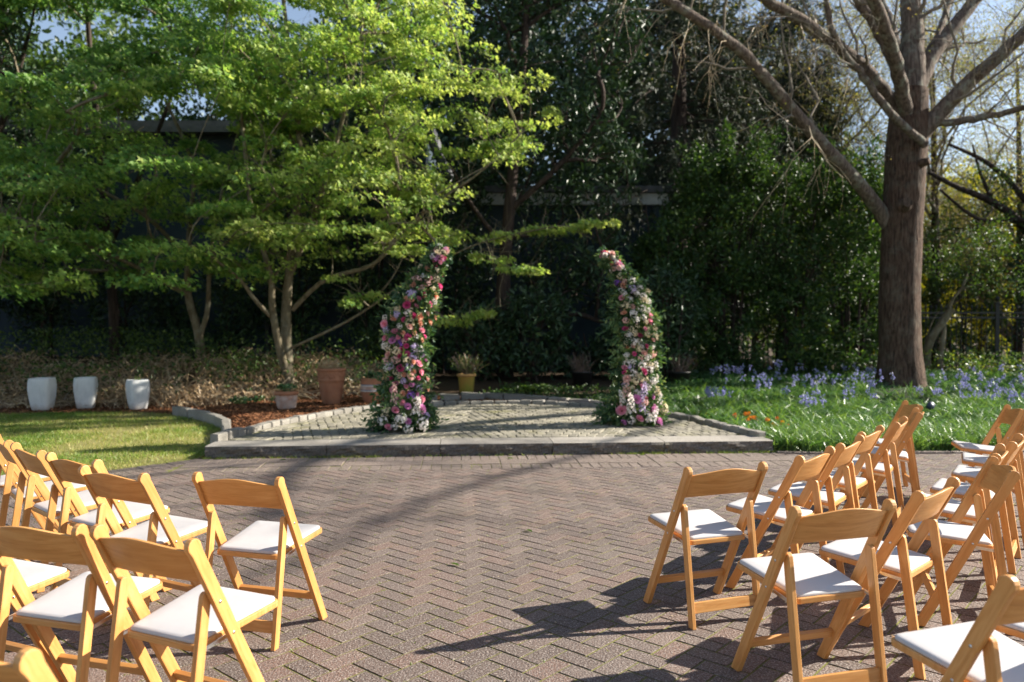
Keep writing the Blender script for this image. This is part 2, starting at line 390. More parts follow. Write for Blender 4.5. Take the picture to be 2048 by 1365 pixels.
# ------------------------------------------------------------------ stage
ZS = .135
EDGE = [(-3.44, 9.12), (-3.38, 9.5), (-3.29, 10.15), (-3.16, 10.62), (-3.02, 11.08), (-2.82, 11.65), (-2.54, 12.2), (-2.23, 12.62), (-1.75, 12.98), (-1.22, 13.22), (-.55, 13.43), (.14, 13.45), (.73, 13.28), (1.38, 12.9), (1.9, 12.35), (2.3, 11.7), (2.6, 11.02), (2.78, 10.31), (2.92, 9.75), (3.04, 9.32)]
stage_poly = [tuple(STEP_A+sn*.03), tuple(STEP_B+sn*.03)]+EDGE[::-1]
bm = bmesh.new(); f = bm.faces.new([bm.verts.new((x, y, ZS-.018)) for x, y in stage_poly])
e = bmesh.ops.extrude_face_region(bm, geom=[f]); bmesh.ops.translate(bm, verts=[v for v in e['geom'] if isinstance(v, bmesh.types.BMVert)], vec=(0, 0, -.2))
stage = link('stage_platform', bm_data(bm, 'stage_platform', M['bed'])); tag(stage, 'low raised stage of granite cobbles behind a stone step', kind='structure')
DEP = .44
cuts = [0, 1.335, 2.61, 3.90, 5.20, STEP_L]
for i in range(5):
    bm = bmesh.new(); L0, L1 = cuts[i]+.004, cuts[i+1]-.004; nxx, nzz = 26, 6
    def P(s, t, z): q = STEP_A+sd*s+sn*t; return (q[0], q[1], z)
    rows = []
    rr = np.random.default_rng(20+i); ph = rr.uniform(0, 6, 8)
    for kz in range(nzz+1):
        z = -.04+(ZS+.037)*kz/nzz; row = []
        for kx in range(nxx+1):
            s = L0+(L1-L0)*kx/nxx; dsp = .010*math.sin(s*9+ph[0]+kz)+.008*math.sin(s*23+ph[1]+kz*1.7)+rr.normal(0, .006)
            if kz == nzz: dsp = .004*math.sin(s*7+ph[2])+rr.normal(0, .002)+.006
            row.append(bm.verts.new(P(s, dsp*.8-.005, z)))
        rows.append(row)
    topf = [bm.verts.new(P(L0+(L1-L0)*k/nxx, .02+rr.normal(0, .002), ZS+.003)) for k in range(nxx+1)]
    topb = [bm.verts.new(P(L0+(L1-L0)*k/nxx, DEP, ZS+.003)) for k in range(nxx+1)]
    botb = [bm.verts.new(P(L0+(L1-L0)*k/nxx, DEP, -.04)) for k in range(nxx+1)]
    seq = rows+[topf, topb, botb]
    for a, b in zip(seq[:-1], seq[1:]):
        for k in range(nxx): bm.faces.new((a[k], a[k+1], b[k+1], b[k]))
    for k in (0, nxx):
        bm.faces.new([q[k] for q in seq])
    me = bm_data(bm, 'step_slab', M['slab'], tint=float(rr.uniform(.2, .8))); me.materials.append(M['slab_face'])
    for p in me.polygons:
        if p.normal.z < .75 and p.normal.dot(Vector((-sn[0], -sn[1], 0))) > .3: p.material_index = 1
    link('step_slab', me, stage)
# setts in segmental arcs
cob = []; cw = .108; cl = .20; SEG = 2.16
for col in range(-4, 5):
    for row in range(-10, 32):
        k = int(SEG/cw)
        for j in range(k):
            s = (j+.5+(.25 if row % 2 else -.25))/k-.5; ang = s*1.15
            cx = col*SEG+.4+s*SEG; cy = 8.75+row*cl-SEG*.62*(1-math.cos(ang))
            cob.append((cx+R.normal(0, .005), cy+R.normal(0, .010), -ang*.62+R.normal(0, .04)))
cob = np.array(cob)
inner = [tuple(STEP_A+sn*(DEP+.03)+sd*.12), tuple(STEP_B+sn*(DEP+.03)-sd*.12)]+[(x*.972, y-.07) for x, y in EDGE[::-1]]
pc = cob[:, :2]; ok = inpoly(pc, inner); cob = cob[ok]
dist = np.where(np.abs(cob[:, 0]) < 3.4, cob[:, 1], 99); order = np.argsort(dist); cs = set(order[:290].tolist())
def sett(sx, sy, seed):
    k = np.random.default_rng(seed); q = np.array([(-1, -1), (0, -1.07), (1, -1), (1.05, 0), (1, 1), (0, 1.05), (-1, 1), (-1.05, 0)], float)*.5*np.array([sx, sy]); return q+k.normal(0, .0035, q.shape)
cproto = []
for k in range(16):
    m = Mesh(); V, Q, T = prism(sett(cw*.93, cl*.94, 50+k), -.05, 0, .008, R.normal(0, .012, 2)); m.add(V, Q, R.uniform(0, 1)); m.f.append(T); cproto.append(m.data('cobble', M['cobble']))
crest = Mesh()
for i, (x, y, a) in enumerate(cob):
    if i in cs:
        o = link('cobble', cproto[int(R.integers(16))], stage, (x, y, ZS+R.normal(0, .002))); o.rotation_euler = (0, 0, a)
    else:
        c_, s_ = math.cos(a), math.sin(a); q = sett(cw*.93, cl*.94, i % 40)@np.array([[c_, s_], [-s_, c_]])+np.array([x, y])
        V, Q, T = prism(q, ZS-.05, ZS+R.normal(0, .003), .008, R.normal(0, .012, 2)); n0 = crest.n; crest.add(V, Q, R.uniform(0, 1)); crest.f.append(T+n0)
tag(crest.build('cobble_paving', M['cobble'], stage), kind='stuff')
def rough_block(sx, sy, sz, seed, mat, tint=.5, sub=1, amp=.06):
    bm = bmesh.new(); bmesh.ops.create_cube(bm, size=1); bmesh.ops.scale(bm, vec=(sx, sy, sz), verts=bm.verts)
    bmesh.ops.bevel(bm, geom=bm.edges[:], offset=min(sx, sy, sz)*.16, segments=2, profile=.6, affect='EDGES')
    k = np.random.default_rng(seed)
    for v in bm.verts: v.co += Vector(k.normal(0, amp*min(sx, sy, sz)*.35, 3))
    return bm_data(bm, 'stone', mat, False, tint)
eproto = [rough_block(.21, .12, .18, 80+k, M['granite'], float(R.uniform(.1, .9))) for k in range(10)]
def along(pts, step):
    pts = [np.array(p, float) for p in pts]; out = []; carry = 0
    for a, b in zip(pts[:-1], pts[1:]):
        L = np.linalg.norm(b-a); d = (b-a)/L; s = carry
        while s < L: out.append((a+d*s, math.atan2(d[1], d[0]))); s += step
        carry = s-L
    return out
for k, (p, a) in enumerate(along(EDGE, .222)):
    big = 1.0
    o = link('edging_stone', eproto[k % 10], stage, (p[0], p[1], ZS-.03+R.normal(0, .006)+(.03 if k < 3 else 0))); o.rotation_euler = (R.normal(0, .03), R.normal(0, .03), a+R.normal(0, .04))
    o.scale = (R.uniform(.94, 1.02), R.uniform(.9, 1.1), 1)
# kerb of the planting bed, and the low second row of stones behind the mulch
kerb = empty('garden_kerb', (-4.6, 11.8, 0)); tag(kerb, 'curved low granite kerb between lawn and mulch', 'kerb')
for k, (p, a) in enumerate(along(KERB+[(-3.7, 10.1)], .62)):
    me = rough_block(.60, .11, .24, 130+k, M['granite'], float(R.uniform(.1, .6)), amp=.05)
    o = link('kerb_stone', me, kerb, (p[0]+4.6+.3*math.cos(a), p[1]-11.8+.3*math.sin(a), .03)); o.rotation_euler = (0, 0, a)
wallb = empty('stone_border', (.6, 14.2, .2)); tag(wallb, 'low row of flat grey stones behind the mulch strip', 'stone border')
for k, (p, a) in enumerate(along([(-2.4, 14.25), (-1.4, 14.35), (-.4, 14.55), (.4, 14.3), (1.1, 14.0), (1.9, 13.5), (2.5, 12.7)], .42)):
    me = rough_block(R.uniform(.32, .44), .2, .13, 160+k, M['granite'], float(R.uniform(0, .5)), amp=.12)
    o = link('border_stone', me, wallb, (p[0]-.6, p[1]-14.2, float(H(p[0], p[1]))-.2+.05)); o.rotation_euler = (R.normal(0, .05), R.normal(0, .05), a+R.normal(0, .1))

# mulch
mul_poly = [(-16, 12.9), (-8.61, 13.05), (-6.3, 13.34), (-5.6, 12.95), (-4.46, 11.75), (-3.8, 10.4), (-3.56, 9.7), (-3.3, 10.6), (-3.1, 11.2), (-2.7, 12.2), (-2.2, 12.85), (-1.2, 13.4), (-.5, 13.58), (.2, 13.6), (.8, 13.4), (1.5, 13.05), (2.1, 12.3), (2.4, 12.5), (1.8, 13.4), (1.0, 13.95), (.2, 14.3), (-.4, 14.5), (-1.4, 14.9), (-3.6, 15.2), (-5, 14.6), (-9, 14.5), (-16, 14.5)]
xs2 = np.linspace(-10, 2.6, 110); ys2 = np.linspace(9.6, 15.3, 60); mx, my = np.meshgrid(xs2, ys2); ii = np.arange(mx.size).reshape(mx.shape)
Fm = np.stack([ii[:-1, :-1], ii[:-1, 1:], ii[1:, 1:], ii[1:, :-1]], -1).reshape(-1, 4)
cen = np.stack([mx, my], -1).reshape(-1, 2)[Fm].mean(1); Fm = Fm[inpoly(cen, mul_poly) & ~inpoly(cen, [(x*1.02, y+.03) for x, y in stage_poly])]
mul = Mesh().add(np.stack([mx, my, H(mx, my)+.018], -1), Fm).build('mulch_bed', M['mulchbase'], smooth=True); tag(mul, 'planting bed covered in red-brown bark mulch', kind='structure')
cpnt = scatter(mul_poly, 15000); cpnt = cpnt[(cpnt[:, 0] > -10) & ~inpoly(cpnt, stage_poly)]
def chips(P2, z, smin, smax, tint=None, ar=.45):
    n = len(P2); p = np.c_[P2, z]; ax = unit(np.c_[R.normal(0, 1, (n, 2)), R.normal(0, .25, n)]); nr = unit(np.c_[R.normal(0, .35, (n, 2)), np.ones(n)])
    L = R.uniform(smin, smax, n); return leafarr(p, ax, nr, L, L*R.uniform(ar*.6, ar*1.4, n), T_CHIP, tint)
# leaf templates: (along, across, out), triangles
T_OVAL = (np.array([(0, 0, 0), (.5, .5, .10), (1, 0, -.06), (.5, -.5, .10)]), np.array([(0, 2, 1), (0, 3, 2)]))
T_LONG = (np.array([(0, 0, 0), (.3, .44, .07), (.7, .40, .05), (1, 0, -.10), (.7, -.40, .05), (.3, -.44, .07)]), np.array([(0, 3, 2), (0, 2, 1), (0, 4, 3), (0, 5, 4)]))
T_MAPLE = (np.array([(0, 0, 0), (.55, .62, .10), (.5, .2, 0), (1, 0, -.10), (.5, -.2, 0), (.55, -.62, .10)]), np.array([(0, 2, 1), (0, 3, 2), (0, 4, 3), (0, 5, 4)]))
T_CHIP = (np.array([(0, 0, 0), (.3, .5, .05), (1, .3, 0), (.85, -.4, .06), (.1, -.5, 0), (.5, 0, .14)]), np.array([(0, 5, 1), (1, 5, 2), (2, 5, 3), (3, 5, 4), (4, 5, 0)]))
T_STRIP = (np.array([(0, .5, 0), (0, -.5, 0), (.55, .45, .05), (.55, -.45, .05), (1, 0, -.12)]), np.array([(0, 1, 3), (0, 3, 2), (2, 3, 4)]))
def leafarr(p, ax, nr, L, Wd, tmpl, tint=None):
    n = len(p); ax = unit(ax); nr = unit(nr-ax*(nr*ax).sum(-1, keepdims=True)); sdv = np.cross(nr, ax)
    t, tri = tmpl; k = len(t); L = np.broadcast_to(L, (n,)); Wd = np.broadcast_to(Wd, (n,))
    V = p[:, None]+ax[:, None]*(t[None, :, 0, None]*L[:, None, None])+sdv[:, None]*(t[None, :, 1, None]*Wd[:, None, None])+nr[:, None]*(t[None, :, 2, None]*L[:, None, None])
    F = (tri[None]+(np.arange(n)*k)[:, None, None]).reshape(-1, 3)
    return V.reshape(-1, 3), F, np.repeat(R.uniform(0, 1, n) if tint is None else np.broadcast_to(tint, (n,)), k)
V, Fc, T = chips(cpnt, H(cpnt[:, 0], cpnt[:, 1])+.022, .03, .075)
tag(Mesh().add(V, Fc, T).build('mulch', M['chip']), 'loose red-brown bark chips spread over the bed', 'mulch', kind='stuff')

# ------------------------------------------------------------------ tubes and branches
def tube(path, rad, sides=8):
    P = np.asarray(path, float); r = np.asarray(rad, float); n = len(P); t = unit(np.gradient(P, axis=0))
    ref = np.array([.31, .95, .05]); V = []
    a = np.arange(sides)*2*PI/sides
    for i in range(n):
        u_ = unit(np.cross(t[i], ref)); v_ = np.cross(t[i], u_)
        V.append(P[i]+r[i]*(np.cos(a)[:, None]*u_+np.sin(a)[:, None]*v_))
    V = np.concatenate(V); F = []
    i = np.arange(sides); j = (i+1) % sides
    F = np.concatenate([np.stack([i+k*sides, j+k*sides, j+(k+1)*sides, i+(k+1)*sides], 1) for k in range(n-1)])
    return V, F
def smooth_path(pts, n):
    P = np.array(pts, float); k = len(P); t = np.linspace(0, k-1, n); out = []
    for s in t:
        i = min(int(s), k-2); f_ = s-i; p0, p1, p2, p3 = P[max(i-1, 0)], P[i], P[i+1], P[min(i+2, k-1)]
        out.append(.5*((2*p1)+(-p0+p2)*f_+(2*p0-5*p1+4*p2-p3)*f_**2+(-p0+3*p1-3*p2+p3)*f_**3))
    return np.array(out)
def tubes_batch(P, Rr, sides=3):
    """many thin tubes at once: P (N,K,3), Rr (N,K)"""
    N, K, _ = P.shape; d = unit(P[:, -1]-P[:, 0]); ref = np.tile([.2, .4, .9], (N, 1)); ref = np.where(np.abs((d*ref).sum(-1, keepdims=True)) > .95, [1., 0, 0], ref)
    u_ = unit(np.cross(d, ref)); v_ = np.cross(d, u_); a = np.arange(sides)*2*PI/sides
    ring = np.cos(a)[None, :, None]*u_[:, None]+np.sin(a)[None, :, None]*v_[:, None]
    V = P[:, :, None]+ring[:, None]*Rr[:, :, None, None]
    i = np.arange(sides); j = (i+1) % sides
    f = np.concatenate([np.stack([i+k*sides, j+k*sides, j+(k+1)*sides, i+(k+1)*sides], 1) for k in range(K-1)])
    return V.reshape(-1, 3), (f[None]+(np.arange(N)*K*sides)[:, None, None]).reshape(-1, 4)
def grow(par, prad, per, lo, hi, up=.2, spread=.9, K=5, bend=.25, t0=.25, rr=.55, droop=0., out=None):
    """children sprouting from parent paths"""
    N, Kp, _ = par.shape; n = N*per; ip = np.repeat(np.arange(N), per); t = R.uniform(t0, 1, n)*(Kp-1); i = np.minimum(t.astype(int), Kp-2); f_ = (t-i)[:, None]
    p = par[ip, i]*(1-f_)+par[ip, i+1]*f_; tg = unit(par[ip, i+1]-par[ip, i]); r0 = (prad[ip, i]*(1-f_[:, 0])+prad[ip, i+1]*f_[:, 0])*rr
    rp = R.normal(0, 1, (n, 3)); rp = unit(rp-tg*(rp*tg).sum(-1, keepdims=True))
    d = unit(tg*(1-spread*.5)+rp*spread+np.array([0, 0, up])); L = R.uniform(lo, hi, n)
    s = np.linspace(0, 1, K); b = R.normal(0, bend, (n, 3))
    Q = p[:, None]+d[:, None]*(s[None, :, None]*L[:, None, None])+b[:, None]*((s**2)[None, :, None]*L[:, None, None])+np.array([0, 0, -droop])*((s**2)[None, :, None]*L[:, None, None])
    Q[:, 1:-1] += R.normal(0, .03, (n, K-2, 3))*L[:, None, None]
    return Q, np.maximum(r0, .003)[:, None]*np.linspace(1, .35, K)[None]

# ------------------------------------------------------------------ building behind the trees
def m_wall():
    n = NT('blue-grey painted wall'); w = n.world(); f = n.noise(1.1, 5, .6, vec=w)
    return n.done(n.ramp(f, [(.3, (.026, .042, .060)), (.7, (.05, .075, .092))]), .8, n.bump(n.noise(35, 4, vec=w), .3, .01), .3)
M['wall'] = m_wall(); M['trim'] = simplemat('pale trim', (.52, .53, .52), .6, .15); M['roof'] = simplemat('grey roofing', (.10, .10, .105), .8, .25, 6, .4, 30)
M['glass'] = simplemat('window glass', (.02, .025, .03), .06, .1, 3, 0.02, 5, spec=.9)
def box(bm, x0, x1, y0, y1, z0, z1):
    r = bmesh.ops.create_cube(bm, size=1); bmesh.ops.scale(bm, vec=(x1-x0, y1-y0, z1-z0), verts=r['verts']); bmesh.ops.translate(bm, vec=((x0+x1)/2, (y0+y1)/2, (z0+z1)/2), verts=r['verts'])
def boxes(name, mat, parent, *bs, bev=0):
    bm = bmesh.new()
    for b in bs: box(bm, *b)
    if bev: bmesh.ops.bevel(bm, geom=bm.edges[:], offset=bev, segments=2, affect='EDGES')
    return link(name, bm_data(bm, name, mat), parent)
bd = empty('building', (-6, 20, 0)); tag(bd, 'long blue-grey walled building hidden behind the trees', 'building')
def bx_(x0, x1, y0, y1, z0, z1): return (x0+6, x1+6, y0-20, y1-20, z0, z1)
boxes('wall', M['wall'], bd, bx_(-19, -2.2, 20, 30, -.5, 6.35)); boxes('wing_wall', M['wall'], bd, bx_(-2.19, 3.75, 19.6, 30, -.5, 4.55))
boxes('fascia', M['trim'], bd, bx_(-2.18, 3.9, 19.45, 19.59, 4.5, 4.78))
boxes('roof', M['roof'], bd, bx_(-19.3, -2.0, 19.6, 30.3, 6.36, 6.62)); boxes('wing_roof', M['roof'], bd, bx_(-1.98, 4.0, 19.35, 30.2, 4.79, 4.95))
boxes('gutter', M['roof'], bd, bx_(-19.3, -2.0, 19.45, 19.59, 6.3, 6.44)); boxes('downpipe', M['roof'], bd, bx_(-6.3, -6.2, 19.86, 19.95, 0, 6.29))

# ------------------------------------------------------------------ trees
def tree(name, label, base, group=None):
    o = empty(name, base); tag(o, label, 'tree', group); return o
def rel(V, base): return np.asarray(V)-np.asarray(base)
def sample_volume(n, lo, hi, mask=None, holes=()):
    out = []; c = 0
    while c < n:
        q = R.uniform(lo, hi, (n*4, 3)); px_ = project(q); k = np.ones(len(q), bool)
        if mask is not None: k &= inpoly(px_, mask)
        for h_ in holes: k &= ~inpoly(px_, h_)
        q = q[k]; out.append(q); c += len(q)
        if len(q) == 0 and len(out) > 50: break
    return np.concatenate(out)[:n]
def spray_leaves(cs, rad, nper, size, tmpl, flat=.07, tilt=.12, tint=None, dirs=None, nj=.45):
    """flat layered sprays of leaves round the centres cs"""
    n = len(cs); ip = np.repeat(np.arange(n), nper); N = len(ip)
    rr_ = np.sqrt(R.uniform(0, 1, N))*rad[ip]; a = R.uniform(0, 2*PI, N)
    el = R.uniform(.45, .9, n); ph = R.uniform(0, PI, n) if dirs is None else dirs
    x = np.cos(a)*rr_; y = np.sin(a)*rr_*el[ip]; c_, s_ = np.cos(ph)[ip], np.sin(ph)[ip]
    off = np.c_[x*c_-y*s_, x*s_+y*c_, np.zeros(N)]
    tl = R.normal(0, tilt, (n, 2)); off[:, 2] = (off[:, :2]*tl[ip]).sum(1)+R.normal(0, flat, N)*rad[ip]-.25*(rr_/rad[ip])**2*rad[ip]*.6
    lump = np.sin(off[:, 0]*9+ip*1.7)+np.sin(off[:, 1]*9+ip*2.9); keep = lump > R.uniform(-1.7, .5, N)
    off = off[keep]; ip = ip[keep]; N = len(ip)
    ax = unit(np.c_[off[:, :2]+R.normal(0, .25, (N, 2)), R.normal(-.25, .25, N)]); nr = np.c_[R.normal(.75, nj, N), R.normal(-.05, nj, N), np.ones(N)]
    L = R.uniform(size*.65, size*1.25, N)
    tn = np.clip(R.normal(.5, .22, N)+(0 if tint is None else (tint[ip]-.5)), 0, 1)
    return leafarr(cs[ip]+off, ax, nr, L, L*.95, tmpl, tn)
def connect(cs, stems, K=6, r0=.022, sag=.1):
    """space-filling branches: every spray joins the nearest stem point or already joined spray"""
    P = np.concatenate(stems); n = len(cs)
    def cost(a, b): return np.linalg.norm((a[:, None]-b[None])*np.array([1, 1, .8]), axis=-1)+1.2*np.maximum(b[None, :, 2]-a[:, None, 2]+.15, 0)
    d = cost(cs, P); best = d.min(1); src = P[d.argmin(1)].copy(); par = np.full(n, -1); todo = np.ones(n, bool); base = best.copy(); order = []; path = np.zeros(n)
    for _ in range(n):
        k = np.where(todo, best, 1e9).argmin(); todo[k] = False; order.append(k); path[k] = (path[par[k]] if par[k] >= 0 else 0)+best[k]
        dk = cost(cs, cs[k:k+1])[:, 0]*1.05+.10*path[k]+.05; m = todo & (dk < best); best[m] = dk[m]; src[m] = cs[k]; par[m] = k
    w = np.ones(n)
    for k in order[::-1]:
        if par[k] >= 0: w[par[k]] += w[k]
    t = np.linspace(0, 1, K)[None, :, None]; L = np.linalg.norm(cs-src, axis=1)
    mid = (src+cs)/2+np.c_[R.normal(0, .12, (n, 2)), R.normal(0, .06, n)+sag*.6]*L[:, None]
    Q = src[:, None]*(1-t)**2+2*mid[:, None]*t*(1-t)+cs[:, None]*t*t
    ra = np.clip(r0*.36*np.sqrt(w), .005, .05); rb = np.clip(r0*.36*np.sqrt(np.maximum(w-1, .5)), .004, .05)
    return Q, ra[:, None]*np.linspace(1, 0, K)[None]+rb[:, None]*np.linspace(0, 1, K)[None]

def maple(label, base, stems_px, sprays, rad, nper, size, group='japanese maples', leaf=None, tint=None, r0=.11, bark='maple_bark'):
    base = np.array(base); t = tree('maple_tree', label, base, group); sp = []
    for k, (pts, ra, rb) in enumerate(stems_px):
        P = smooth_path([at(*q) for q in pts], 22); P[0, 2] = min(P[0, 2], base[2]-.1) if k == 0 else P[0, 2]
        rd = np.linspace(ra, rb, 22)
        V, Fq = tube(P, rd, 10); Mesh().add(rel(V, base), Fq).build('trunk' if k == 0 else 'limb', M[bark], t, True); sp.append(P[4:])
    Q, r = connect(sprays, sp); V, Fq = tubes_batch(Q, r, 5)
    tw, tr_ = grow(Q, r, 4, .2, .6, .1, .9, 4, t0=.5)
    m = Mesh().add(rel(V, base), Fq); V2, F2 = tubes_batch(tw, tr_, 3); m.add(rel(V2, base), F2)
    tag(m.build('branches', M['maple_bark'], t, True), kind='stuff')
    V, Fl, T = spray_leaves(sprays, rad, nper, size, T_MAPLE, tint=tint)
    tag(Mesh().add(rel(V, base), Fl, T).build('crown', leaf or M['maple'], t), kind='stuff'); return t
maskA = [(420, -160), (880, -160), (905, 60), (960, 125), (1090, 175), (1125, 220), (1075, 275), (1005, 320), (925, 365), (880, 425), (830, 500), (760, 530), (640, 500), (560, 550), (480, 555), (430, 480), (470, 300)]
sA = sample_volume(250, (-6.5, 12.2, 2.3), (1.3, 16.3, 9.2), maskA, [[(690, 410), (760, 410), (760, 480), (690, 480)], [(300, 190), (470, 190), (470, 280), (300, 280)]])
low = []
for (px_, py_, Y, k) in [(690, 600, 13.6, 2), (740, 585, 13.8, 2), (905, 490, 14, 3), (970, 515, 13.6, 3), (1040, 535, 13.4, 3), (1000, 470, 14.4, 3), (1080, 455, 14.2, 4), (1150, 450, 14, 3), (1205, 448, 14, 2), (900, 640, 14.2, 2), (960, 628, 14.2, 3), (880, 455, 14.4, 2), (930, 465, 14.4, 2), (560, 600, 13.4, 0), (850, 395, 14.2, 3), (690, 560, 14.2, 1)]:
    for _ in range(k): low.append(at(px_+R.normal(0, 14), py_+R.normal(0, 5), Y+R.normal(0, .15)))
for _ in range(34): low.append(at(R.uniform(470, 700), R.uniform(205, 330), R.uniform(14, 16)))
for _ in range(15): low.append(at(R.uniform(480, 880), R.uniform(370, 500), R.uniform(13.2, 15.6)))
low = np.array(low); allA = np.concatenate([sA, low])
radA = np.concatenate([R.uniform(.35, .72, len(sA)), R.uniform(.2, .36, len(low))])
stemsA = [([(577, 775, 15.2), (575, 730, 15.2), (572, 640, 15.2), (577, 560, 15.1), (590, 440, 15.0), (600, 300, 14.9), (580, 120, 14.8), (560, -60, 14.8)], .125, .03),
          ([(573, 745, 15.2), (560, 700, 15.0), (545, 620, 14.8), (540, 545, 14.6), (505, 430, 14.4), (490, 300, 14.3), (470, 120, 14.2)], .085, .025),
          ([(548, 640, 14.9), (510, 600, 14.5), (480, 560, 14.2), (430, 520, 13.8), (380, 500, 13.5)], .045, .015),
          ([(577, 560, 15.1), (620, 450, 14.9), (660, 330, 14.6), (700, 180, 14.4), (730, 20, 14.3)], .06, .02),
          ([(585, 620, 15.2), (650, 560, 15.0), (745, 530, 14.8), (800, 470, 14.6), (880, 400, 14.4), (960, 345, 14.2), (1040, 270, 14.0)], .05, .015),
          ([(575, 700, 15.2), (700, 640, 14.8), (820, 560, 14.5), (950, 490, 14.2), (1100, 455, 14.0)], .03, .01)]
maple('bright yellow-green maple with forked trunk behind the terracotta pots', (at(577, 775, 15.2)[0], 15.2, float(H(at(577, 775, 15.2)[0], 15.2))), stemsA, allA, radA,
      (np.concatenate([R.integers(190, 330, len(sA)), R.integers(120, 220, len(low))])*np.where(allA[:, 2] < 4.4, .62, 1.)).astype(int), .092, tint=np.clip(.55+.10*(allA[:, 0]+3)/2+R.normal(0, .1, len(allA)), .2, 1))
maskB = [(-260, 110), (60, 150), (190, 235), (250, 130), (330, 110), (430, -60), (500, 60), (520, 330), (560, 450), (540, 545), (470, 565), (380, 525), (300, 560), (140, 580), (-260, 600)]
sB = sample_volume(240, (-12.5, 11.8, 2.0), (-3.2, 17.2, 7.6), maskB, [[(255, 190), (475, 190), (475, 285), (255, 285)], [(200, 420), (330, 400), (330, 470), (180, 470)]])
stemsB = [([(405, 720, 16.6), (395, 660, 16.6), (378, 600, 16.5), (375, 540, 16.4), (380, 440, 16.3), (385, 330, 16.2), (330, 200, 16)], .10, .03),
          ([(398, 675, 16.6), (415, 620, 16.5), (420, 520, 16.3), (440, 400, 16.1), (480, 250, 16)], .06, .02),
          ([(377, 590, 16.5), (330, 565, 16.0), (285, 540, 15.6), (200, 500, 15), (100, 460, 14.2), (0, 430, 13.6)], .065, .015),
          ([(378, 520, 16.4), (300, 440, 15.6), (200, 380, 14.8), (80, 320, 14)], .05, .015)]
maple('green layered maple with twin stems behind the white planters', (at(405, 720, 16.6)[0], 16.6, .6), stemsB, sB, R.uniform(.4, .85, len(sB)), R.integers(220, 380, len(sB)), .098,
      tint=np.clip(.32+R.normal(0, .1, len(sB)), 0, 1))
maskD = [(-300, -160), (430, -160), (420, 40), (330, 110), (250, 130), (190, 200), (120, 165), (160, 60), (60, -20), (-60, 60), (-300, 40)]
sD = sample_volume(85, (-15, 14, 5.5), (-4.5, 18, 9.6), maskD, [[(40, 20), (170, 20), (170, 120), (40, 120)]])
stemsD = [([(225, 740, 18.0), (228, 640, 18.0), (215, 480, 17.9), (200, 300, 17.8), (180, 100, 17.6), (170, -50, 17.5)], .13, .04), ([(216, 500, 17.9), (280, 350, 17.6), (340, 200, 17.2), (380, 60, 17)], .07, .02), ([(212, 470, 17.9), (120, 320, 17.4), (40, 180, 16.8)], .06, .02)]
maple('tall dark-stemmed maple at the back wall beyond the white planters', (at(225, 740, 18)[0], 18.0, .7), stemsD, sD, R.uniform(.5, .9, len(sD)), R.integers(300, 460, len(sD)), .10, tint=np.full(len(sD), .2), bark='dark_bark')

def clump_leaves(cs, nper, rad, size, asp, tmpl, up=.4, tint=None):
    n = len(cs); ip = np.repeat(np.arange(n), nper); N = len(ip); d = unit(R.normal(0, 1, (N, 3))+np.array([0, 0, up]))
    p = cs[ip]+d*(rad*R.uniform(.15, 1, N))[:, None]; ax = unit(d+R.normal(0, .5, (N, 3))); nr = unit(R.normal(0, .6, (N, 3))+np.array([0, -.25, 1.0]))
    L = R.uniform(size*.7, size*1.2, N); tn = np.clip(R.normal(.45, .22, N)+(0 if tint is None else (tint[ip]-.5)), 0, 1)
    return leafarr(p, ax, nr, L, L*asp, tmpl, tn)
def evergreen(name, label, base, trunk_pts, cs, nper, rad, size, asp, mat, cat_group=None, r0=.12, up=.4, branch_r=.02, cat='tree'):
    base = np.array(base, float); t = empty(name, base); tag(t, label, cat, cat_group); sp = []
    for k, (pts, ra, rb) in enumerate(trunk_pts):
        P = smooth_path(pts, 16); V, Fq = tube(P, np.linspace(ra, rb, 16), 9); Mesh().add(rel(V, base), Fq).build('trunk' if k == 0 else 'limb', M['dark_bark'], t, True); sp.append(P[2:])
    Q, r = connect(cs, sp, r0=branch_r); V, Fq = tubes_batch(Q, r, 4)
    tag(Mesh().add(rel(V, base), Fq).build('branches', M['dark_bark'], t, True), kind='stuff')
    V, Fl, T = clump_leaves(cs, nper, rad, size, asp, T_LONG if asp > .2 else T_STRIP, up)
    tag(Mesh().add(rel(V, base), Fl, T).build('crown', mat, t), kind='stuff'); return t
HOLES = [[(1140, 610), (1215, 610), (1215, 690), (1120, 690)], [(1235, 385), (1325, 385), (1325, 480), (1235, 480)], [(895, 560), (935, 560), (935, 610), (895, 610)], [(1030, 55), (1170, 40), (1175, 110), (1050, 110)], [(1060, 130), (1150, 130), (1130, 180), (1060, 170)], [(1010, 270), (1070, 270), (1060, 310), (1005, 300)]]
maskM = [(860, -200), (1300, -200), (1290, 60), (1240, 200), (1290, 330), (1240, 400), (1260, 520), (1210, 640), (1100, 600), (1000, 560), (870, 560), (830, 460), (900, 300), (950, 200), (880, 40)]
cM = sample_volume(1100, (-2.2, 16.4, 2.0), (3.6, 18.8, 10.2), maskM, HOLES)
cM = cM[~((cM[:, 0] < .1) & (cM[:, 2] < 4.3)) & ~((cM[:, 0] < 1.5) & (cM[:, 2] < 5.4) & (cM[:, 1] < 17.4))]
bM = at(1010, 730, 17.4); bM[2] = .3
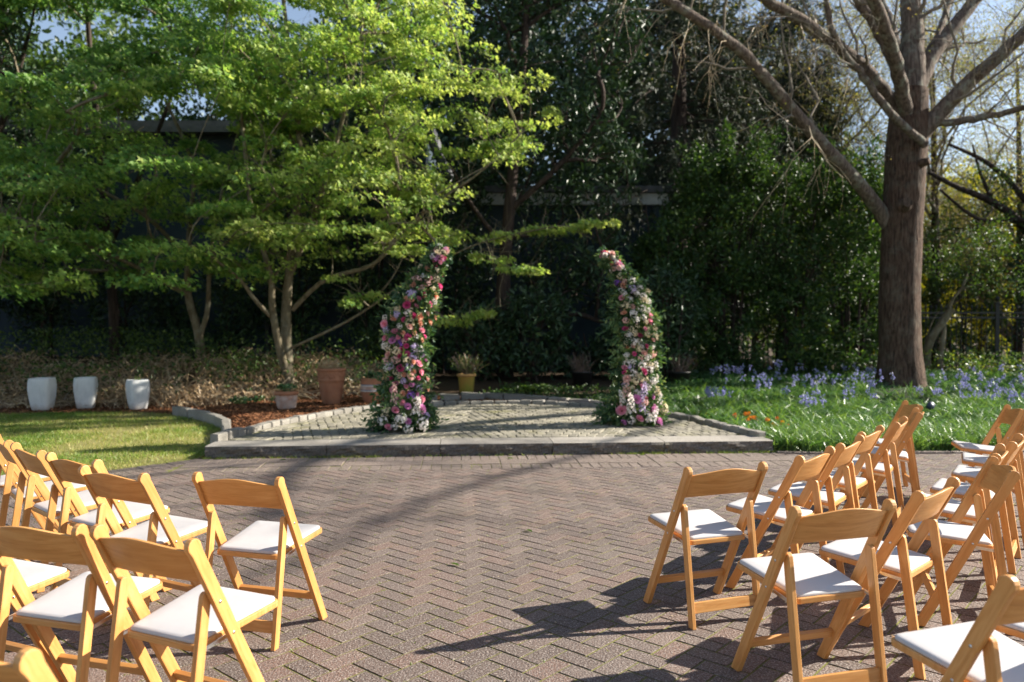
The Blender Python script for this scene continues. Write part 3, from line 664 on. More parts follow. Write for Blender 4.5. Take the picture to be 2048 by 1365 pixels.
evergreen('magnolia_tree', 'dark glossy magnolia in front of the blue-grey wall, between the arch halves', bM, [([bM, at(1005, 600, 17.4), at(1020, 400, 17.3), at(1040, 200, 17.2), at(1060, -80, 17.2)], .20, .06), ([at(1010, 620, 17.4), at(1090, 640, 17.2), at(1150, 628, 17), at(1210, 645, 16.8), at(1260, 640, 16.7)], .09, .03), ([at(1020, 420, 17.3), at(1120, 330, 17), at(1200, 230, 16.8)], .08, .03), ([at(1015, 500, 17.3), at(950, 420, 17), at(900, 330, 16.8)], .07, .02)], cM, 15, .26, .17, .40, M['magnolia'], 'evergreen trees', up=.3)
maskM2 = [(-330, -200), (160, -200), (120, 20), (50, 130), (80, 230), (-330, 220)]
cM2 = sample_volume(420, (-17, 15.5, 4.5), (-8, 18.8, 9.8), maskM2, [[(40, 20), (120, 20), (120, 90), (60, 110)]])
b2 = at(-60, 740, 17.6); b2[2] = .8
evergreen('magnolia_tree', 'dark evergreen at the upper left corner above the maples', b2, [([b2, at(-55, 560, 17.6), at(-40, 300, 17.4), at(-20, -60, 17.4)], .22, .08), ([at(-45, 380, 17.4), at(20, 200, 17.2), at(60, 60, 17)], .09, .03)], cM2, 14, .28, .17, .40, M['magnolia'], 'evergreen trees', up=.3)
# conifer
bC = at(1352, 720, 20.5); bC[2] = .1
def conifer(label, base, hgt, rad, seed, nb=150, z0=2.4):
    base = np.array(base, float); t = tree('conifer_tree', label, base, 'dark conifers'); P = smooth_path([base, base+np.array([.05, 0, hgt*.5]), base+np.array([0, 0, hgt])], 16)
    V, Fq = tube(P, np.linspace(.34, .05, 16), 12); Mesh().add(rel(V, base), Fq).build('trunk', M['dark_bark'], t, True)
    z = R.uniform(z0, hgt-.2, nb); a = R.uniform(0, 2*PI, nb); L = rad*(1-.75*(z/hgt)**1.3)*R.uniform(.6, 1.1, nb)
    s = np.linspace(0, 1, 7); d = np.c_[np.cos(a), np.sin(a)]
    Q = np.zeros((nb, 7, 3)); Q[:, :, :2] = base[:2]+d[:, None]*(s[None, :, None]*L[:, None, None]); Q[:, :, 2] = base[2]+z[:, None]+L[:, None]*(.12*s-.42*s**2)[None]
    r = np.full((nb, 1), .028)*np.linspace(1, .2, 7)[None]; V, Fq = tubes_batch(Q, r, 4)
    T1, r1 = grow(Q, r, 16, .25, .75, -.1, .95, 4, .12, .15, .6, .5); V1, F1 = tubes_batch(T1, r1*.6, 3)
    tag(Mesh().add(rel(V, base), Fq).add(rel(V1, base), F1).build('branches', M['dark_bark'], t, True), kind='stuff')
    n = len(T1); k = 30; ip = np.repeat(np.arange(n), k); tt = R.uniform(.1, 1, n*k); p = T1[ip, 0]*(1-tt)[:, None]+T1[ip, -1]*tt[:, None]
    ax = unit(unit(T1[ip, -1]-T1[ip, 0])*.6+R.normal(0, .6, (n*k, 3))+np.array([0, 0, -.35])); V, Fl, Tn = leafarr(p, ax, R.normal(0, 1, (n*k, 3)), R.uniform(.08, .18, n*k), .028, T_OVAL)
    tag(Mesh().add(rel(V, base), Fl, Tn).build('crown', M['conifer'], t), kind='stuff')
conifer('tall dark conifer with straight trunk behind the evergreen hedge', bC, 14, 4.6, 1, 150)
conifer('second dark conifer standing between the first one and the bare oak', (8.6, 24.5, 0), 12, 4.2, 2, 130)
conifer('third dark conifer half hidden behind the hedge top', (6.1, 23.2, 0), 9.5, 3.6, 3, 110, 1.5)

# evergreen shrubs forming the screen at the right
def shrub(name, label, base, rx, ry, h, n, nper, size, asp, mat, group, z0=.25, rad=.17, cat='shrub', mask=None, holes=()):
    base = np.array(base, float); q = []
    while sum(map(len, q)) < n:
        d = R.normal(0, 1, (n*2, 3)); d = unit(d)*R.uniform(.35, 1, (n*2, 1))**.5; p = d*np.array([rx, ry, (h-z0)/2])+base+np.array([0, 0, (h+z0)/2])
        lump = np.sin(p[:, 0]*2.3+p[:, 2]*1.7)+np.sin(p[:, 1]*2.9+p[:, 2]*2.1+1); p = p[lump > R.uniform(-2.2, .2, len(p))]
        for hh in holes: p = p[~inpoly(project(p), hh)]
        q.append(p)
    cs = np.concatenate(q)[:n]; ns = 5; st = []
    for k in range(ns):
        a = R.uniform(0, 2*PI); e_ = base+np.array([math.cos(a)*rx*.5, math.sin(a)*ry*.5, h*R.uniform(.6, .85)]); st.append(([base+np.array([math.cos(a)*.12, math.sin(a)*.12, -.1]), (base+e_)/2+R.normal(0, .1, 3), e_], .035, .012))
    return evergreen(name, label, base, st, cs, nper, rad, size, asp, mat, group, branch_r=.01, cat=cat)
hedge_mask = [(1262, 500), (1325, 440), (1360, 400), (1385, 320), (1420, 300), (1445, 265), (1480, 300), (1530, 320), (1560, 345), (1600, 335), (1650, 355), (1700, 325), (1740, 350), (1775, 400), (1775, 760), (1262, 760)]
hq = sample_volume(2500, (2.9, 16.6, .15), (9.0, 18.7, 5.9), hedge_mask); lump = np.sin(hq[:, 0]*2.7+hq[:, 2]*1.9)+np.sin(hq[:, 1]*2.2+hq[:, 2]*2.6+1)+np.sin(hq[:, 0]*5.1-hq[:, 2]*4.3); hq = hq[lump > R.uniform(-1.9, 1.6, len(hq))]
sx = R.uniform(3.0, 8.6, 46); shoots = []
for x in sx:
    zt = np.interp(x, [2.9, 3.6, 4.4, 4.9, 5.6, 6.6, 7.6, 8.4], [3.0, 3.8, 5.0, 5.4, 4.9, 4.6, 4.8, 4.2]); y0 = R.uniform(16.5, 18.4); L = R.uniform(.4, 1.3); tt = np.linspace(0, 1, 7)
    shoots.append(np.c_[x+R.normal(0, .25)*tt, y0+R.normal(0, .2)*tt, zt-.5+L*tt])
hq = np.concatenate([hq]+shoots)
for x0, x1, lab in ((2.8, 4.2, 'narrow dark evergreen shrub beside the arch half nearest the oak'), (4.2, 5.6, 'tallest evergreen shrub of the hedge, behind the black pot'), (5.6, 7.0, 'broad evergreen shrub in the middle of the hedge'), (7.0, 9.2, 'evergreen shrub of the hedge just behind the oak trunk')):
    c_ = hq[(hq[:, 0] >= x0) & (hq[:, 0] < x1)]; bs = np.array([(x0+min(x1, 8.4))/2, 17.6, float(H((x0+x1)/2, 17.6))]); st = []
    for k in range(6):
        a = R.uniform(0, 2*PI); e_ = bs+np.array([math.cos(a)*.55, math.sin(a)*.5, R.uniform(2.4, 4.0)]); st.append(([bs+np.array([math.cos(a)*.15, math.sin(a)*.15, -.1]), (bs+e_)/2+R.normal(0, .1, 3), e_], .035, .012))
    evergreen('evergreen_shrub', lab, bs, st, c_, 34, .2, .095, .55, M['holly'], 'evergreen hedge shrubs', branch_r=.01, cat='shrub')
sh2 = [((-.7, 16.4), .85, .6, 1.5, 130, 'low broad-leaved shrub behind the yellow-green pot'), ((.5, 16.3), .85, .6, 1.9, 150, 'broad-leaved dark shrub between the yellow pot and a black pot'), ((2.45, 16.4), .8, .6, 1.9, 150, 'broad-leaved dark shrub between the two black pots'), ((1.5, 16.9), .8, .5, 1.3, 90, 'low dark shrub behind the black pot under the wall patch'), ((3.3, 16.2), .6, .5, 2.6, 140, 'upright dark shrub behind the arch half nearest the oak'), ((-2.3, 16.9), .9, .6, 1.3, 100, 'dim shrub behind the arch half nearest the lawn')]
for (bx, by), rx, ry, h, n, lab in sh2:
    shrub('laurel_shrub', lab, (bx, by, float(H(bx, by))), rx, ry, h, n, 13, .14, .42, M['magnolia'], 'broad-leaved shrubs below the magnolia', .02, .22, holes=HOLES[:1])
for k, (bx, by, h, lab) in enumerate([(-13.2, 18.6, 7.2, 'tall dim shrub by the wall near the picture edge'), (-11.3, 18.9, 6.4, 'dim shrub by the wall above the first white planter'), (-9.2, 18.8, 2.5, 'dim shrub by the wall above the middle white planter'), (-7.2, 18.9, 2.1, 'dim shrub by the wall behind the twin-stemmed maple'), (-5.2, 18.7, 7.0, 'tall dim shrub by the wall behind the forked maple'), (-3.3, 18.6, 7.2, 'dim shrub by the wall behind the big terracotta pot'), (-1.6, 18.4, 5.4, 'dim shrub by the wall behind the striped pot')]):
    shrub('wall_shrub', lab, (bx, by, float(H(bx, by))), 1.2, .6, h, int(55*h), 17, .14, .42, M['magnolia'], 'shrubs along the wall', .02, .26)
# trees beyond the fence
def leafy(name, label, base, h, rx, n, nper, size, mat, group, zc=.6, limbs=5, bark='dark_bark', holes=()):
    base = np.array(base, float); q = unit(R.normal(0, 1, (n, 3)))*R.uniform(.3, 1, (n, 1))**.6*np.array([rx, rx, h*(1-zc)+.2])+base+np.array([0, 0, h*zc])
    for hh in holes: q = q[~inpoly(project(q), hh)]
    st = [([base-np.array([0, 0, .1]), base+np.array([.1, 0, h*.3]), base+np.array([0, .1, h*.8])], .2, .05)]
    for k in range(limbs):
        a = R.uniform(0, 2*PI); z1 = R.uniform(.25, .5)*h; st.append(([base+np.array([.05, 0, z1]), base+np.array([math.cos(a)*rx*.5, math.sin(a)*rx*.5, z1+.15*h]), base+np.array([math.cos(a)*rx*.9, math.sin(a)*rx*.9, z1+.3*h])], .09, .02))
    t = evergreen(name, label, base, st, q, nper, size*4, size, .6, mat, group, branch_r=.02); return t
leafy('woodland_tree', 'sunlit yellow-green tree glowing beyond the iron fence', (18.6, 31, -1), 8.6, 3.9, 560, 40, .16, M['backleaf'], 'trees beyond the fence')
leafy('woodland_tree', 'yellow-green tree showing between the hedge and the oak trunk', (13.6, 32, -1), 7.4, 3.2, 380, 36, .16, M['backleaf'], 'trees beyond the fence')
wb = np.array([16.0, 21.6, -.9]); cW = sample_volume(230, (10.5, 20.4, 1.6), (17, 23.4, 6.2), [(1850, 400), (1930, 360), (2060, 250), (2300, 200), (2300, 640), (2000, 610), (1850, 600)])
evergreen('woodland_tree', 'dark-limbed leafy tree leaning over the iron fence', wb, [([wb, wb+np.array([-.1, 0, 2.6]), wb+np.array([.1, .1, 6.5])], .24, .1), ([wb+np.array([0, 0, 2.8]), at(2048, 455, 21.4), at(1985, 405, 21.2), at(1915, 375, 21), at(1858, 345, 20.9)], .14, .05), ([wb+np.array([0, 0, 3.4]), at(2050, 400, 21.8), at(1980, 330, 21.8), at(1900, 290, 21.7)], .11, .04), ([wb+np.array([0, 0, 3.0]), at(2060, 450, 21), at(1960, 440, 20.7), at(1880, 380, 20.5)], .09, .03), ([at(1985, 405, 21.2), at(1960, 345, 21.2), at(1945, 290, 21.2)], .06, .02)], cW, 34, .3, .085, .55, M['midleaf'], 'trees beyond the fence')
for x, y, h, r_, lab in ((10.6, 21.6, 3.6, 1.5, 'dim green shrub behind the fence beside the oak trunk'), (12.6, 21.9, 3.2, 1.5, 'dim green shrub behind the fence post'), (9.2, 20.6, 3.2, 1.1, 'dim green shrub behind the fence, hidden by the oak trunk')):
    shrub('fence_shrub', lab, (x, y, float(H(x, y))), r_, r_*.7, h+1, 240, 24, .09, .5, M['midleaf'], 'shrubs behind the fence', .1)
# tall evergreens outside the picture on the right, which keep the hedge in shade
for x, y, h, r_, lab in ((15.5, 20.2, 6.6, 2.1, 'large evergreen by the fence outside the picture'), (18.5, 22.5, 10.5, 2.8, 'tall evergreen behind the fence outside the picture')):
    leafy('evergreen_tree', lab, (x, y, -.8), h, r_, 300, 30, .16, M['magnolia'], 'evergreens outside the picture', .5)
SKYH = [[(40, 20), (165, 20), (160, 115), (60, 120)], [(262, 185), (470, 185), (470, 250), (262, 250)], [(560, 240), (640, 240), (640, 290), (560, 290)], [(1020, 40), (1175, 35), (1180, 110), (1040, 120)], [(1060, 130), (1150, 130), (1140, 190), (1050, 180)], [(1005, 260), (1080, 260), (1070, 320), (1000, 310)]]
for x, y, h, r_, m_, lab in ((-17.5, 32, 15, 5.2, 'midleaf', 'tall tree behind the building at the outer lawn side'), (-10.5, 34, 14.5, 4.8, 'magnolia', 'dark tree behind the building over the white planters'), (-4.6, 33, 15.5, 4.8, 'magnolia', 'dark tree behind the building over the big terracotta pot'), (1.2, 33, 16, 4.6, 'magnolia', 'dark tree behind the building between the arch halves'), (6.3, 33, 16, 4.6, 'conifer', 'dark tree behind the tall conifer'), (11.2, 36, 13.5, 4.2, 'midleaf', 'green tree behind the hedge and oak')):
    leafy('backdrop_tree', lab, (x, y, -.5), h, r_, 880, 30, .27, M[m_], 'trees behind the building', .56, holes=SKYH[:2])
# distant wood closing the horizon
nW = 26000; wx = R.uniform(-70, 75, nW); wy = R.uniform(48, 60, nW); top = 7+3*np.sin(wx*.19)+2*np.sin(wx*.43+1); wz = R.uniform(-1.5, 1, nW)*0+R.uniform(0, 1, nW)**.8*top-1
V, Fl, T = leafarr(np.c_[wx, wy, wz], R.normal(0, 1, (nW, 3)), R.normal(0, 1, (nW, 3))+np.array([0, -.5, .8]), R.uniform(.4, .9, nW), R.uniform(.3, .6, nW), T_OVAL)
tag(Mesh().add(V, Fl, T).build('distant_woods', M['midleaf']), 'distant green woods closing the view behind everything', 'woods', kind='stuff')

# ------------------------------------------------------------------ the bare oak
ob = np.array([at(1800, 795, 16)[0], 16.0, .02]); oak = tree('oak_tree', 'big bare oak with furrowed trunk and lichen-grey limbs', ob)
def limb(pts, ra, rb, n=26, sides=12, name='limb', wob=.0):
    P = smooth_path([at(*q) for q in pts], n); rd = np.linspace(ra, rb, n); 
    if wob: P[1:-1] += R.normal(0, wob, (n-2, 3))
    V, Fq = tube(P, rd, sides); return P, rd, V, Fq
tp = [(1803, 808, 16), (1802, 775, 16), (1800, 700, 16), (1799, 600, 16), (1803, 480, 16), (1808, 380, 16), (1813, 290, 16), (1818, 230, 16), (1822, 180, 16)]
P = smooth_path([at(*q) for q in tp], 40); tt = np.linspace(0, 1, 40)
rd = np.interp(tt, [0, .06, .14, .25, .5, .72, .86, 1], [.78, .60, .47, .40, .385, .39, .375, .31])
V, Fq = tube(P, rd, 28); a = np.tile(np.arange(28)*2*PI/28, 40); k = np.repeat(np.arange(40), 28)
flare = np.maximum(0, 1-k/9)*.16*np.maximum(0, np.cos(a*5+.6)); ridge = .022*np.sin(a*14+np.sin(k*.6)*.8)+R.normal(0, .008, len(a))
V = V+(V-P[k])*(flare+ridge)[:, None]; Mesh().add(rel(V, ob), Fq).build('trunk', M['oak_trunk'], oak, True)
LIMBS = [([(1802, 505, 16.1), (1774, 442, 16.0), (1738, 395, 15.75), (1680, 325, 15.2), (1612, 252, 14.8), (1560, 190, 14.4), (1500, 120, 14.0), (1440, 70, 13.7), (1340, 5, 13.3), (1240, -60, 13)], .16, .07),
 ([(1812, 260, 16), (1770, 190, 15.8), (1722, 132, 15.5), (1660, 80, 15.2), (1590, 35, 15), (1510, -15, 14.6), (1400, -90, 14.2)], .16, .08),
 ([(1850, 290, 15.5), (1780, 225, 15.2), (1735, 165, 15), (1690, 110, 14.8), (1662, 50, 14.6), (1650, -20, 14.5)], .085, .05),
 ([(1820, 215, 16), (1790, 130, 15.9), (1755, 60, 15.7), (1712, -10, 15.5), (1660, -120, 15.2)], .14, .08),
 ([(1818, 230, 16), (1825, 110, 16.1), (1822, 0, 16.2), (1800, -160, 16.4), (1790, -330, 16.5)], .27, .12),
 ([(1822, 200, 16), (1858, 120, 16.2), (1905, 60, 16.4), (1965, -20, 16.6), (2040, -140, 17)], .19, .09),
 ([(1822, 290, 16), (1880, 225, 15.8), (1945, 160, 15.5), (2050, 65, 15), (2180, -40, 14.5)], .19, .09),
 ([(1865, 245, 15.9), (1940, 240, 15.6), (2050, 215, 15.2), (2200, 170, 14.6)], .09, .04),
 ([(1820, 220, 16.1), (1800, 120, 16.8), (1770, 20, 17.5), (1700, -120, 18.4)], .15, .06),
 ([(1815, 240, 15.9), (1790, 120, 15.0), (1740, -20, 14.0), (1660, -220, 12.8), (1560, -420, 11.6)], .15, .06),
 ([(1840, 140, 16.1), (1880, 60, 17), (1920, -60, 18)], .1, .05)]
LP = []; LR = []
for k, (pts, ra, rb) in enumerate(LIMBS):
    Pl, rl, V, Fq = limb(pts, ra, rb, 26, 12, wob=.012); Mesh().add(rel(V, ob), Fq).build('limb', M['oak_bark'], oak, True); LP.append(Pl); LR.append(rl)
for (px_, py_, Y, r) in ((1812, 408, 15.56, .12), (1848, 325, 15.62, .085)):     # pruning scars
    c0 = at(px_, py_, Y); d = np.array([.12 if px_ > 1830 else 0, -.12, .03]); V, Fq = tube([c0-d*.6, c0, c0+d*.6], [r*1.25, r, r*.8], 14)
    Mesh().add(rel(V, ob), Fq).add(rel(np.concatenate([V[-14:], [c0+d*.5]]), ob), np.stack([np.arange(14), (np.arange(14)+1) % 14, np.full(14, 14)], 1)).build('knot', M['oak_trunk'], oak, True)
LP = np.array(LP); LR = np.array(LR)
B1, r1 = grow(LP, LR, 7, 1.0, 2.8, .25, .8, 7, .22, .3, .26)
B2, r2 = grow(B1, r1, 5, .5, 1.5, .1, .85, 5, .2, .2, .5, .15)
B3, r3 = grow(B2, r2, 3, .2, .7, .0, .9, 4, .25, .2, .5, .3)
mm = Mesh()
for B, r, s_ in ((B1, r1, 6), (B2, r2, 4), (B3, r3, 3)):
    V, Fq = tubes_batch(B, r, s_); mm.add(rel(V, ob), Fq)
tag(mm.build('branches', M['twig'], oak, True), kind='stuff')
hang0 = np.concatenate([LP[[0, 1]]]); hr = LR[[0, 1]]
D1, rd1 = grow(hang0, hr, 14, .5, 1.3, -.6, .9, 6, .25, .35, .09, .5); D2, rd2 = grow(D1, rd1, 4, .2, .6, -.5, .8, 4, .3, .3, .6, .6)
V, Fq = tubes_batch(D1, np.minimum(rd1, .008), 3); V2, F2 = tubes_batch(D2, np.minimum(rd2, .006), 3)
tag(Mesh().add(rel(V, ob), Fq, .8).add(rel(V2, ob), F2, .7).build('hanging_twigs', M['vine'], oak, True), kind='stuff')
tips = np.concatenate([B3[:, -1], B3[:, 2], B2[:, -1]]); tips = tips+R.normal(0, .04, tips.shape); n = len(tips)
V, Fl, T = leafarr(tips, R.normal(0, 1, (n, 3)), R.normal(0, 1, (n, 3)), R.uniform(.02, .06, n), R.uniform(.012, .03, n), T_OVAL)
tag(Mesh().add(rel(V, ob), Fl, T).build('crown', M['bud'], oak), kind='stuff')
def bare(label, base, h, spread, nl, seed):
    base = np.array(base, float); t = tree('bare_tree', label, base, 'bare trees beyond the fence'); P_ = smooth_path([base, base+np.array([.1, 0, h*.35]), base+np.array([-.1, 0, h*.9])], 16); V, Fq = tube(P_, np.linspace(.22, .04, 16), 10); Mesh().add(rel(V, base), Fq).build('trunk', M['dark_bark'], t, True)
    L1, q1 = grow(P_[None], np.linspace(.22, .04, 16)[None], nl, spread*.6, spread, .45, .8, 7, .15, .25, .5); L2, q2 = grow(L1, q1, 10, .8, 2.4, .15, .8, 6, .2, .2, .5); L3, q3 = grow(L2, q2, 9, .4, 1.2, .1, .85, 4, .2, .2, .6); m = Mesh()
    for B_, r_, s_ in ((L1, q1, 6), (L2, q2, 4), (L3, np.maximum(q3, .005), 3)):
        V, Fq = tubes_batch(B_, r_, s_); m.add(rel(V, base), Fq)
    tag(m.build('branches', M['twig'], t, True), kind='stuff'); tp_ = np.concatenate([L3[:, -1], L3[:, 2], L3[:, 1]]); tp_ = np.repeat(tp_, 5, 0)+R.normal(0, .10, (len(tp_)*5, 3)); n = len(tp_)
    V, Fl, T = leafarr(tp_, R.normal(0, 1, (n, 3)), R.normal(0, 1, (n, 3)), R.uniform(.04, .09, n), R.uniform(.02, .05, n), T_OVAL, R.uniform(0, .8, n)); tag(Mesh().add(rel(V, base), Fl, T).build('crown', M['bud'], t), kind='stuff')
bare('budding bare tree between the conifers and the oak', (10.0, 25.5, -.8), 12, 4.5, 24, 1)
bare('budding bare tree beyond the fence at the picture edge', (17.5, 27, -1.1), 13, 5.5, 26, 2)
bare('budding bare tree behind the oak trunk', (13.2, 24.5, -1.1), 13, 5, 22, 3)
# a second bare tree outside the picture on the right: its limbs throw the soft bands over the plaza
b3 = np.array([14.9, 15.8, 0]); tr2 = tree('bare_tree', 'bare tree beside the bed outside the picture', b3)
limb2 = [([b3, b3+np.array([-.1, 0, 3]), b3+np.array([0, -.1, 6.5]), b3+np.array([.1, 0, 10])], .26, .08),
         ([b3+np.array([0, -.1, 7.2]), (14.6, 13.8, 9.5), (14.3, 12, 10.1), (14.0, 10.4, 9.9), (13.9, 9.0, 9.6)], .13, .05),
         ([b3+np.array([0, 0, 6.4]), (14.0, 13.5, 8.2), (12.9, 11.6, 9.6), (12.2, 10.2, 10.6), (11.8, 9.2, 11.2)], .07, .025),
         ([b3+np.array([0, 0, 7.8]), (15.2, 13.5, 10.5), (15, 11.5, 12), (14.8, 9.8, 13), (14.6, 8.6, 13.4)], .06, .025),
         ([b3+np.array([0, 0, 7]), (15.5, 12.8, 8.6), (15.2, 10.4, 9.6), (15, 8.4, 10), (14.8, 7.2, 10.2)], .06, .025),
         ([b3+np.array([0, 0, 8.2]), (14, 16.2, 9.8), (13, 16.6, 11.2), (12, 16.8, 12.2), (11.2, 16.9, 13)], .07, .03)]
QL = []; QR = []
for k, (pts, ra, rb) in enumerate(limb2):
    Pl = smooth_path(pts, 20); rl = np.linspace(ra, rb, 20); V, Fq = tube(Pl, rl, 10); Mesh().add(rel(V, b3), Fq).build('trunk' if k == 0 else 'limb', M['oak_bark'], tr2, True)
    if k: QL.append(Pl); QR.append(rl)
QL = np.array(QL); QR = np.array(QR); E1, e1 = grow(QL, QR, 10, .8, 2.6, .2, .9, 6, .25, .3, .4); E1[:, :, 2] = np.maximum(E1[:, :, 2], 6.5)
E2, e2 = grow(E1, e1, 6, .4, 1.1, .1, .85, 4, .2, .2, .5)
mm = Mesh(); V, Fq = tubes_batch(E1, e1, 5); mm.add(rel(V, b3), Fq); V, Fq = tubes_batch(E2, e2, 3); mm.add(rel(V, b3), Fq); tag(mm.build('branches', M['twig'], tr2, True), kind='stuff')

# ------------------------------------------------------------------ iron fence behind the oak
fy0, fx0, fx1 = 19.2, 3.2, 15.0
fence = empty('iron_fence', (11.96, fy0, 0)); tag(fence, 'black iron picket fence behind the oak trunk', 'fence')
def fz(x): return float(H(x, fy0))
pk = Mesh(); V, Fq = tube([(0, 0, 0), (0, 0, 1.86)], [.011, .011], 6); pk.add(V, Fq); V, Fq = tube([(0, 0, 1.86), (0, 0, 1.89), (0, 0, 1.92), (0, 0, 2.0)], [.012, .026, .022, .001], 6); pk.add(V, Fq)
pkd = pk.data('picket', M['iron'])
ring = Mesh(); V, Fq = tube([(0, -.01, 1.72), (0, .01, 1.72)], [.03, .03], 10); ring.add(V, Fq)
for x in np.arange(fx0, fx1, .125): link('picket', pkd, fence, (x-11.96, 0, .03))
for z in (.16, 1.66, 1.78): boxes('rail', M['iron'], fence, (fx0-11.96, fx1-11.96, -.02, .02, z, z+.04))
ptd = Mesh(); V, Fq = tube([(0, 0, 0), (0, 0, 2.02), (0, 0, 2.03), (0, 0, 2.07)], [.06, .06, .075, .07], 4); ptd.add(V, Fq); V, Fq = tube([(0, 0, 2.07), (0, 0, 2.10), (0, 0, 2.15), (0, 0, 2.19), (0, 0, 2.21)], [.02, .05, .06, .04, .002], 10); ptd.add(V, Fq); ptd = ptd.data('post', M['iron'])
for x in (4.3, 6.85, 9.4, 11.96, 14.5): o = link('post', ptd, fence, (x-11.96, .0, 0)); o.rotation_euler = (0, 0, PI/4)
# small crooked tree by the fence
cb = at(1885, 775, 18.2); cb[2] = float(H(cb[0], 18.2)); ct = tree('small_tree', 'small crooked tree with a sawn-off leaning stem beside the oak', cb)
for k, (pts, ra, rb) in enumerate([([(1881, 790, 18.2), (1879, 730, 18.2), (1886, 680, 18.2), (1890, 640, 18.2), (1905, 600, 18.1), (1925, 575, 18), (1935, 545, 18)], .075, .02), ([(1858, 790, 18.4), (1853, 720, 18.4), (1862, 680, 18.3), (1885, 645, 18.2), (1904, 617, 18.1)], .095, .085), ([(1850, 690, 18.4), (1862, 650, 18.4), (1878, 622, 18.4)], .02, .008), ([(1922, 580, 18), (1955, 570, 17.9), (1985, 585, 17.8)], .02, .008)]):
    P_ = smooth_path([at(*q) for q in pts], 14); V, Fq = tube(P_, np.linspace(ra, rb, 14), 9); m = Mesh().add(rel(V, cb), Fq)
    if k == 1: m.add(rel(np.concatenate([V[-9:], [P_[-1]]]), cb), np.stack([np.arange(9), (np.arange(9)+1) % 9, np.full(9, 9)], 1))
    m.build('trunk' if k == 0 else 'limb', M['maple_bark'], ct, True)
cc = sample_volume(60, (9.6, 17.2, 2.2), (12.5, 18.6, 3.8), [(1850, 400), (2048, 380), (2060, 600), (1960, 590), (1850, 560)])
V, Fl, T = clump_leaves(cc, 40, .25, .07, .5, T_OVAL); tag(Mesh().add(rel(V, cb), Fl, T).build('crown', M['midleaf'], ct), kind='stuff')
# parked car on the lower street beyond the fence
M['paint'] = simplemat('dark green car paint', (.02, .07, .055), .25, .1, 3, .02, 4, coat=.8); M['tyre'] = simplemat('tyre rubber', (.015, .015, .015), .85); M['lamp'] = simplemat('lamp glass', (.6, .6, .58), .15)
car = empty('parked_car', (15.6, 23.0, -1.18)); tag(car, 'dark green car parked on the street beyond the iron fence', 'car')
prof = [(-2.15, .32), (-2.2, .62), (-2.05, .82), (-1.15, .95), (-.45, 1.38), (.35, 1.46), (1.25, 1.38), (1.85, 1.0), (2.15, .92), (2.2, .6), (2.1, .32)]
bm = bmesh.new(); rows = []
for yy, sc in ((-.84, .93), (-.8, 1), (.8, 1), (.84, .93)):
    rows.append([bm.verts.new((x*(.985 if abs(yy) > .82 else 1), yy*(1 if z < 1 else .86), .3+(z-.3)*(sc if z > 1 else 1))) for x, z in prof])
for a_, b_ in zip(rows[:-1], rows[1:]):
    for k in range(len(prof)): bm.faces.new((a_[k], a_[(k+1) % len(prof)], b_[(k+1) % len(prof)], b_[k]))
bm.faces.new(rows[0]); bm.faces.new(rows[-1][::-1]); link('body', bm_data(bm, 'body', M['paint'], True), car)
def quadpart(name, pts, mat, par): m = Mesh().add(np.array(pts), np.array([[0, 1, 2, 3]])); return m.build(name, mat, par)
quadpart('windscreen', [(-1.12, -.66, .985), (-1.12, .66, .985), (-.5, .6, 1.372), (-.5, -.6, 1.372)], M['glass'], car)
for s_ in (-1, 1): quadpart('side_window', [(-.95, s_*.80, 1.0), (1.4, s_*.80, 1.02), (1.05, s_*.716, 1.34), (-.42, s_*.716, 1.33)], M['glass'], car)
for x in (-1.35, 1.35):
    for s_ in (-1, 1):
        V, Fq = tube([(x, s_*.70, .32), (x, s_*.72, .32), (x, s_*.86, .32), (x, s_*.88, .32)], [.26, .32, .32, .26], 20); Mesh().add(V, Fq).build('wheel', M['tyre'], car, True)
        V, Fq = tube([(x, s_*.86, .32), (x, s_*.885, .32), (x, s_*.887, .32)], [.2, .19, .01], 16); Mesh().add(V, Fq).build('rim', M['steel'], car)
for s_ in (-1, 1): boxes('headlight', M['lamp'], car, (-2.2, -2.1, s_*.62-.14, s_*.62+.14, .66, .78), bev=.02)

# ------------------------------------------------------------------ planting: bed ground cover, bluebells, ferns, dry vines
xs3 = np.linspace(2.2, 16, 90); ys3 = np.linspace(9.0, 19.5, 70); bx3, by3 = np.meshgrid(xs3, ys3)
BEDPOLY = [(3.1, 9.12), (3.62, 9.06), (5.1, 9.12), (6.06, 9.24), (10, 9.6), (16, 10), (16, 19.4), (2.6, 19.4), (2.4, 13.6), (2.2, 12.6), (2.55, 11.8), (2.85, 11.0), (3.0, 10.2), (3.12, 9.6)]
ii = np.arange(bx3.size).reshape(bx3.shape); Fm = np.stack([ii[:-1, :-1], ii[:-1, 1:], ii[1:, 1:], ii[1:, :-1]], -1).reshape(-1, 4); cen = np.stack([bx3, by3], -1).reshape(-1, 2)[Fm].mean(1); Fm = Fm[inpoly(cen, BEDPOLY)]
tag(Mesh().add(np.stack([bx3, by3, H(bx3, by3)+.02], -1), Fm).build('garden_bed', M['bedsoil'], smooth=True), 'planted garden bed right of the stage', kind='structure')
def strapplants(n, poly, h0, h1, w0, w1, dens=None, per=9, tintm=.5, seg=3, sp=.05, lean=(.5, 1.5)):
    q = scatter(poly, n, dens); ip = np.repeat(np.arange(n), per); p = q[ip]+R.normal(0, sp, (n*per, 2)); h = R.uniform(h0, h1, n)[ip]*R.uniform(.6, 1.1, n*per)
    return blades(np.c_[p, H(p[:, 0], p[:, 1])+.0], h, R.uniform(w0, w1, n*per), R.uniform(*lean, n*per), seg, np.clip(R.normal(tintm, .2, n*per), 0, 1))
cover = Mesh()
clear_oak = lambda q: np.where((np.abs(q[:, 0]-8.0*q[:, 1]/16) < .62) & (q[:, 1] > 12.6) & (q[:, 1] < 17), .12, 1.)
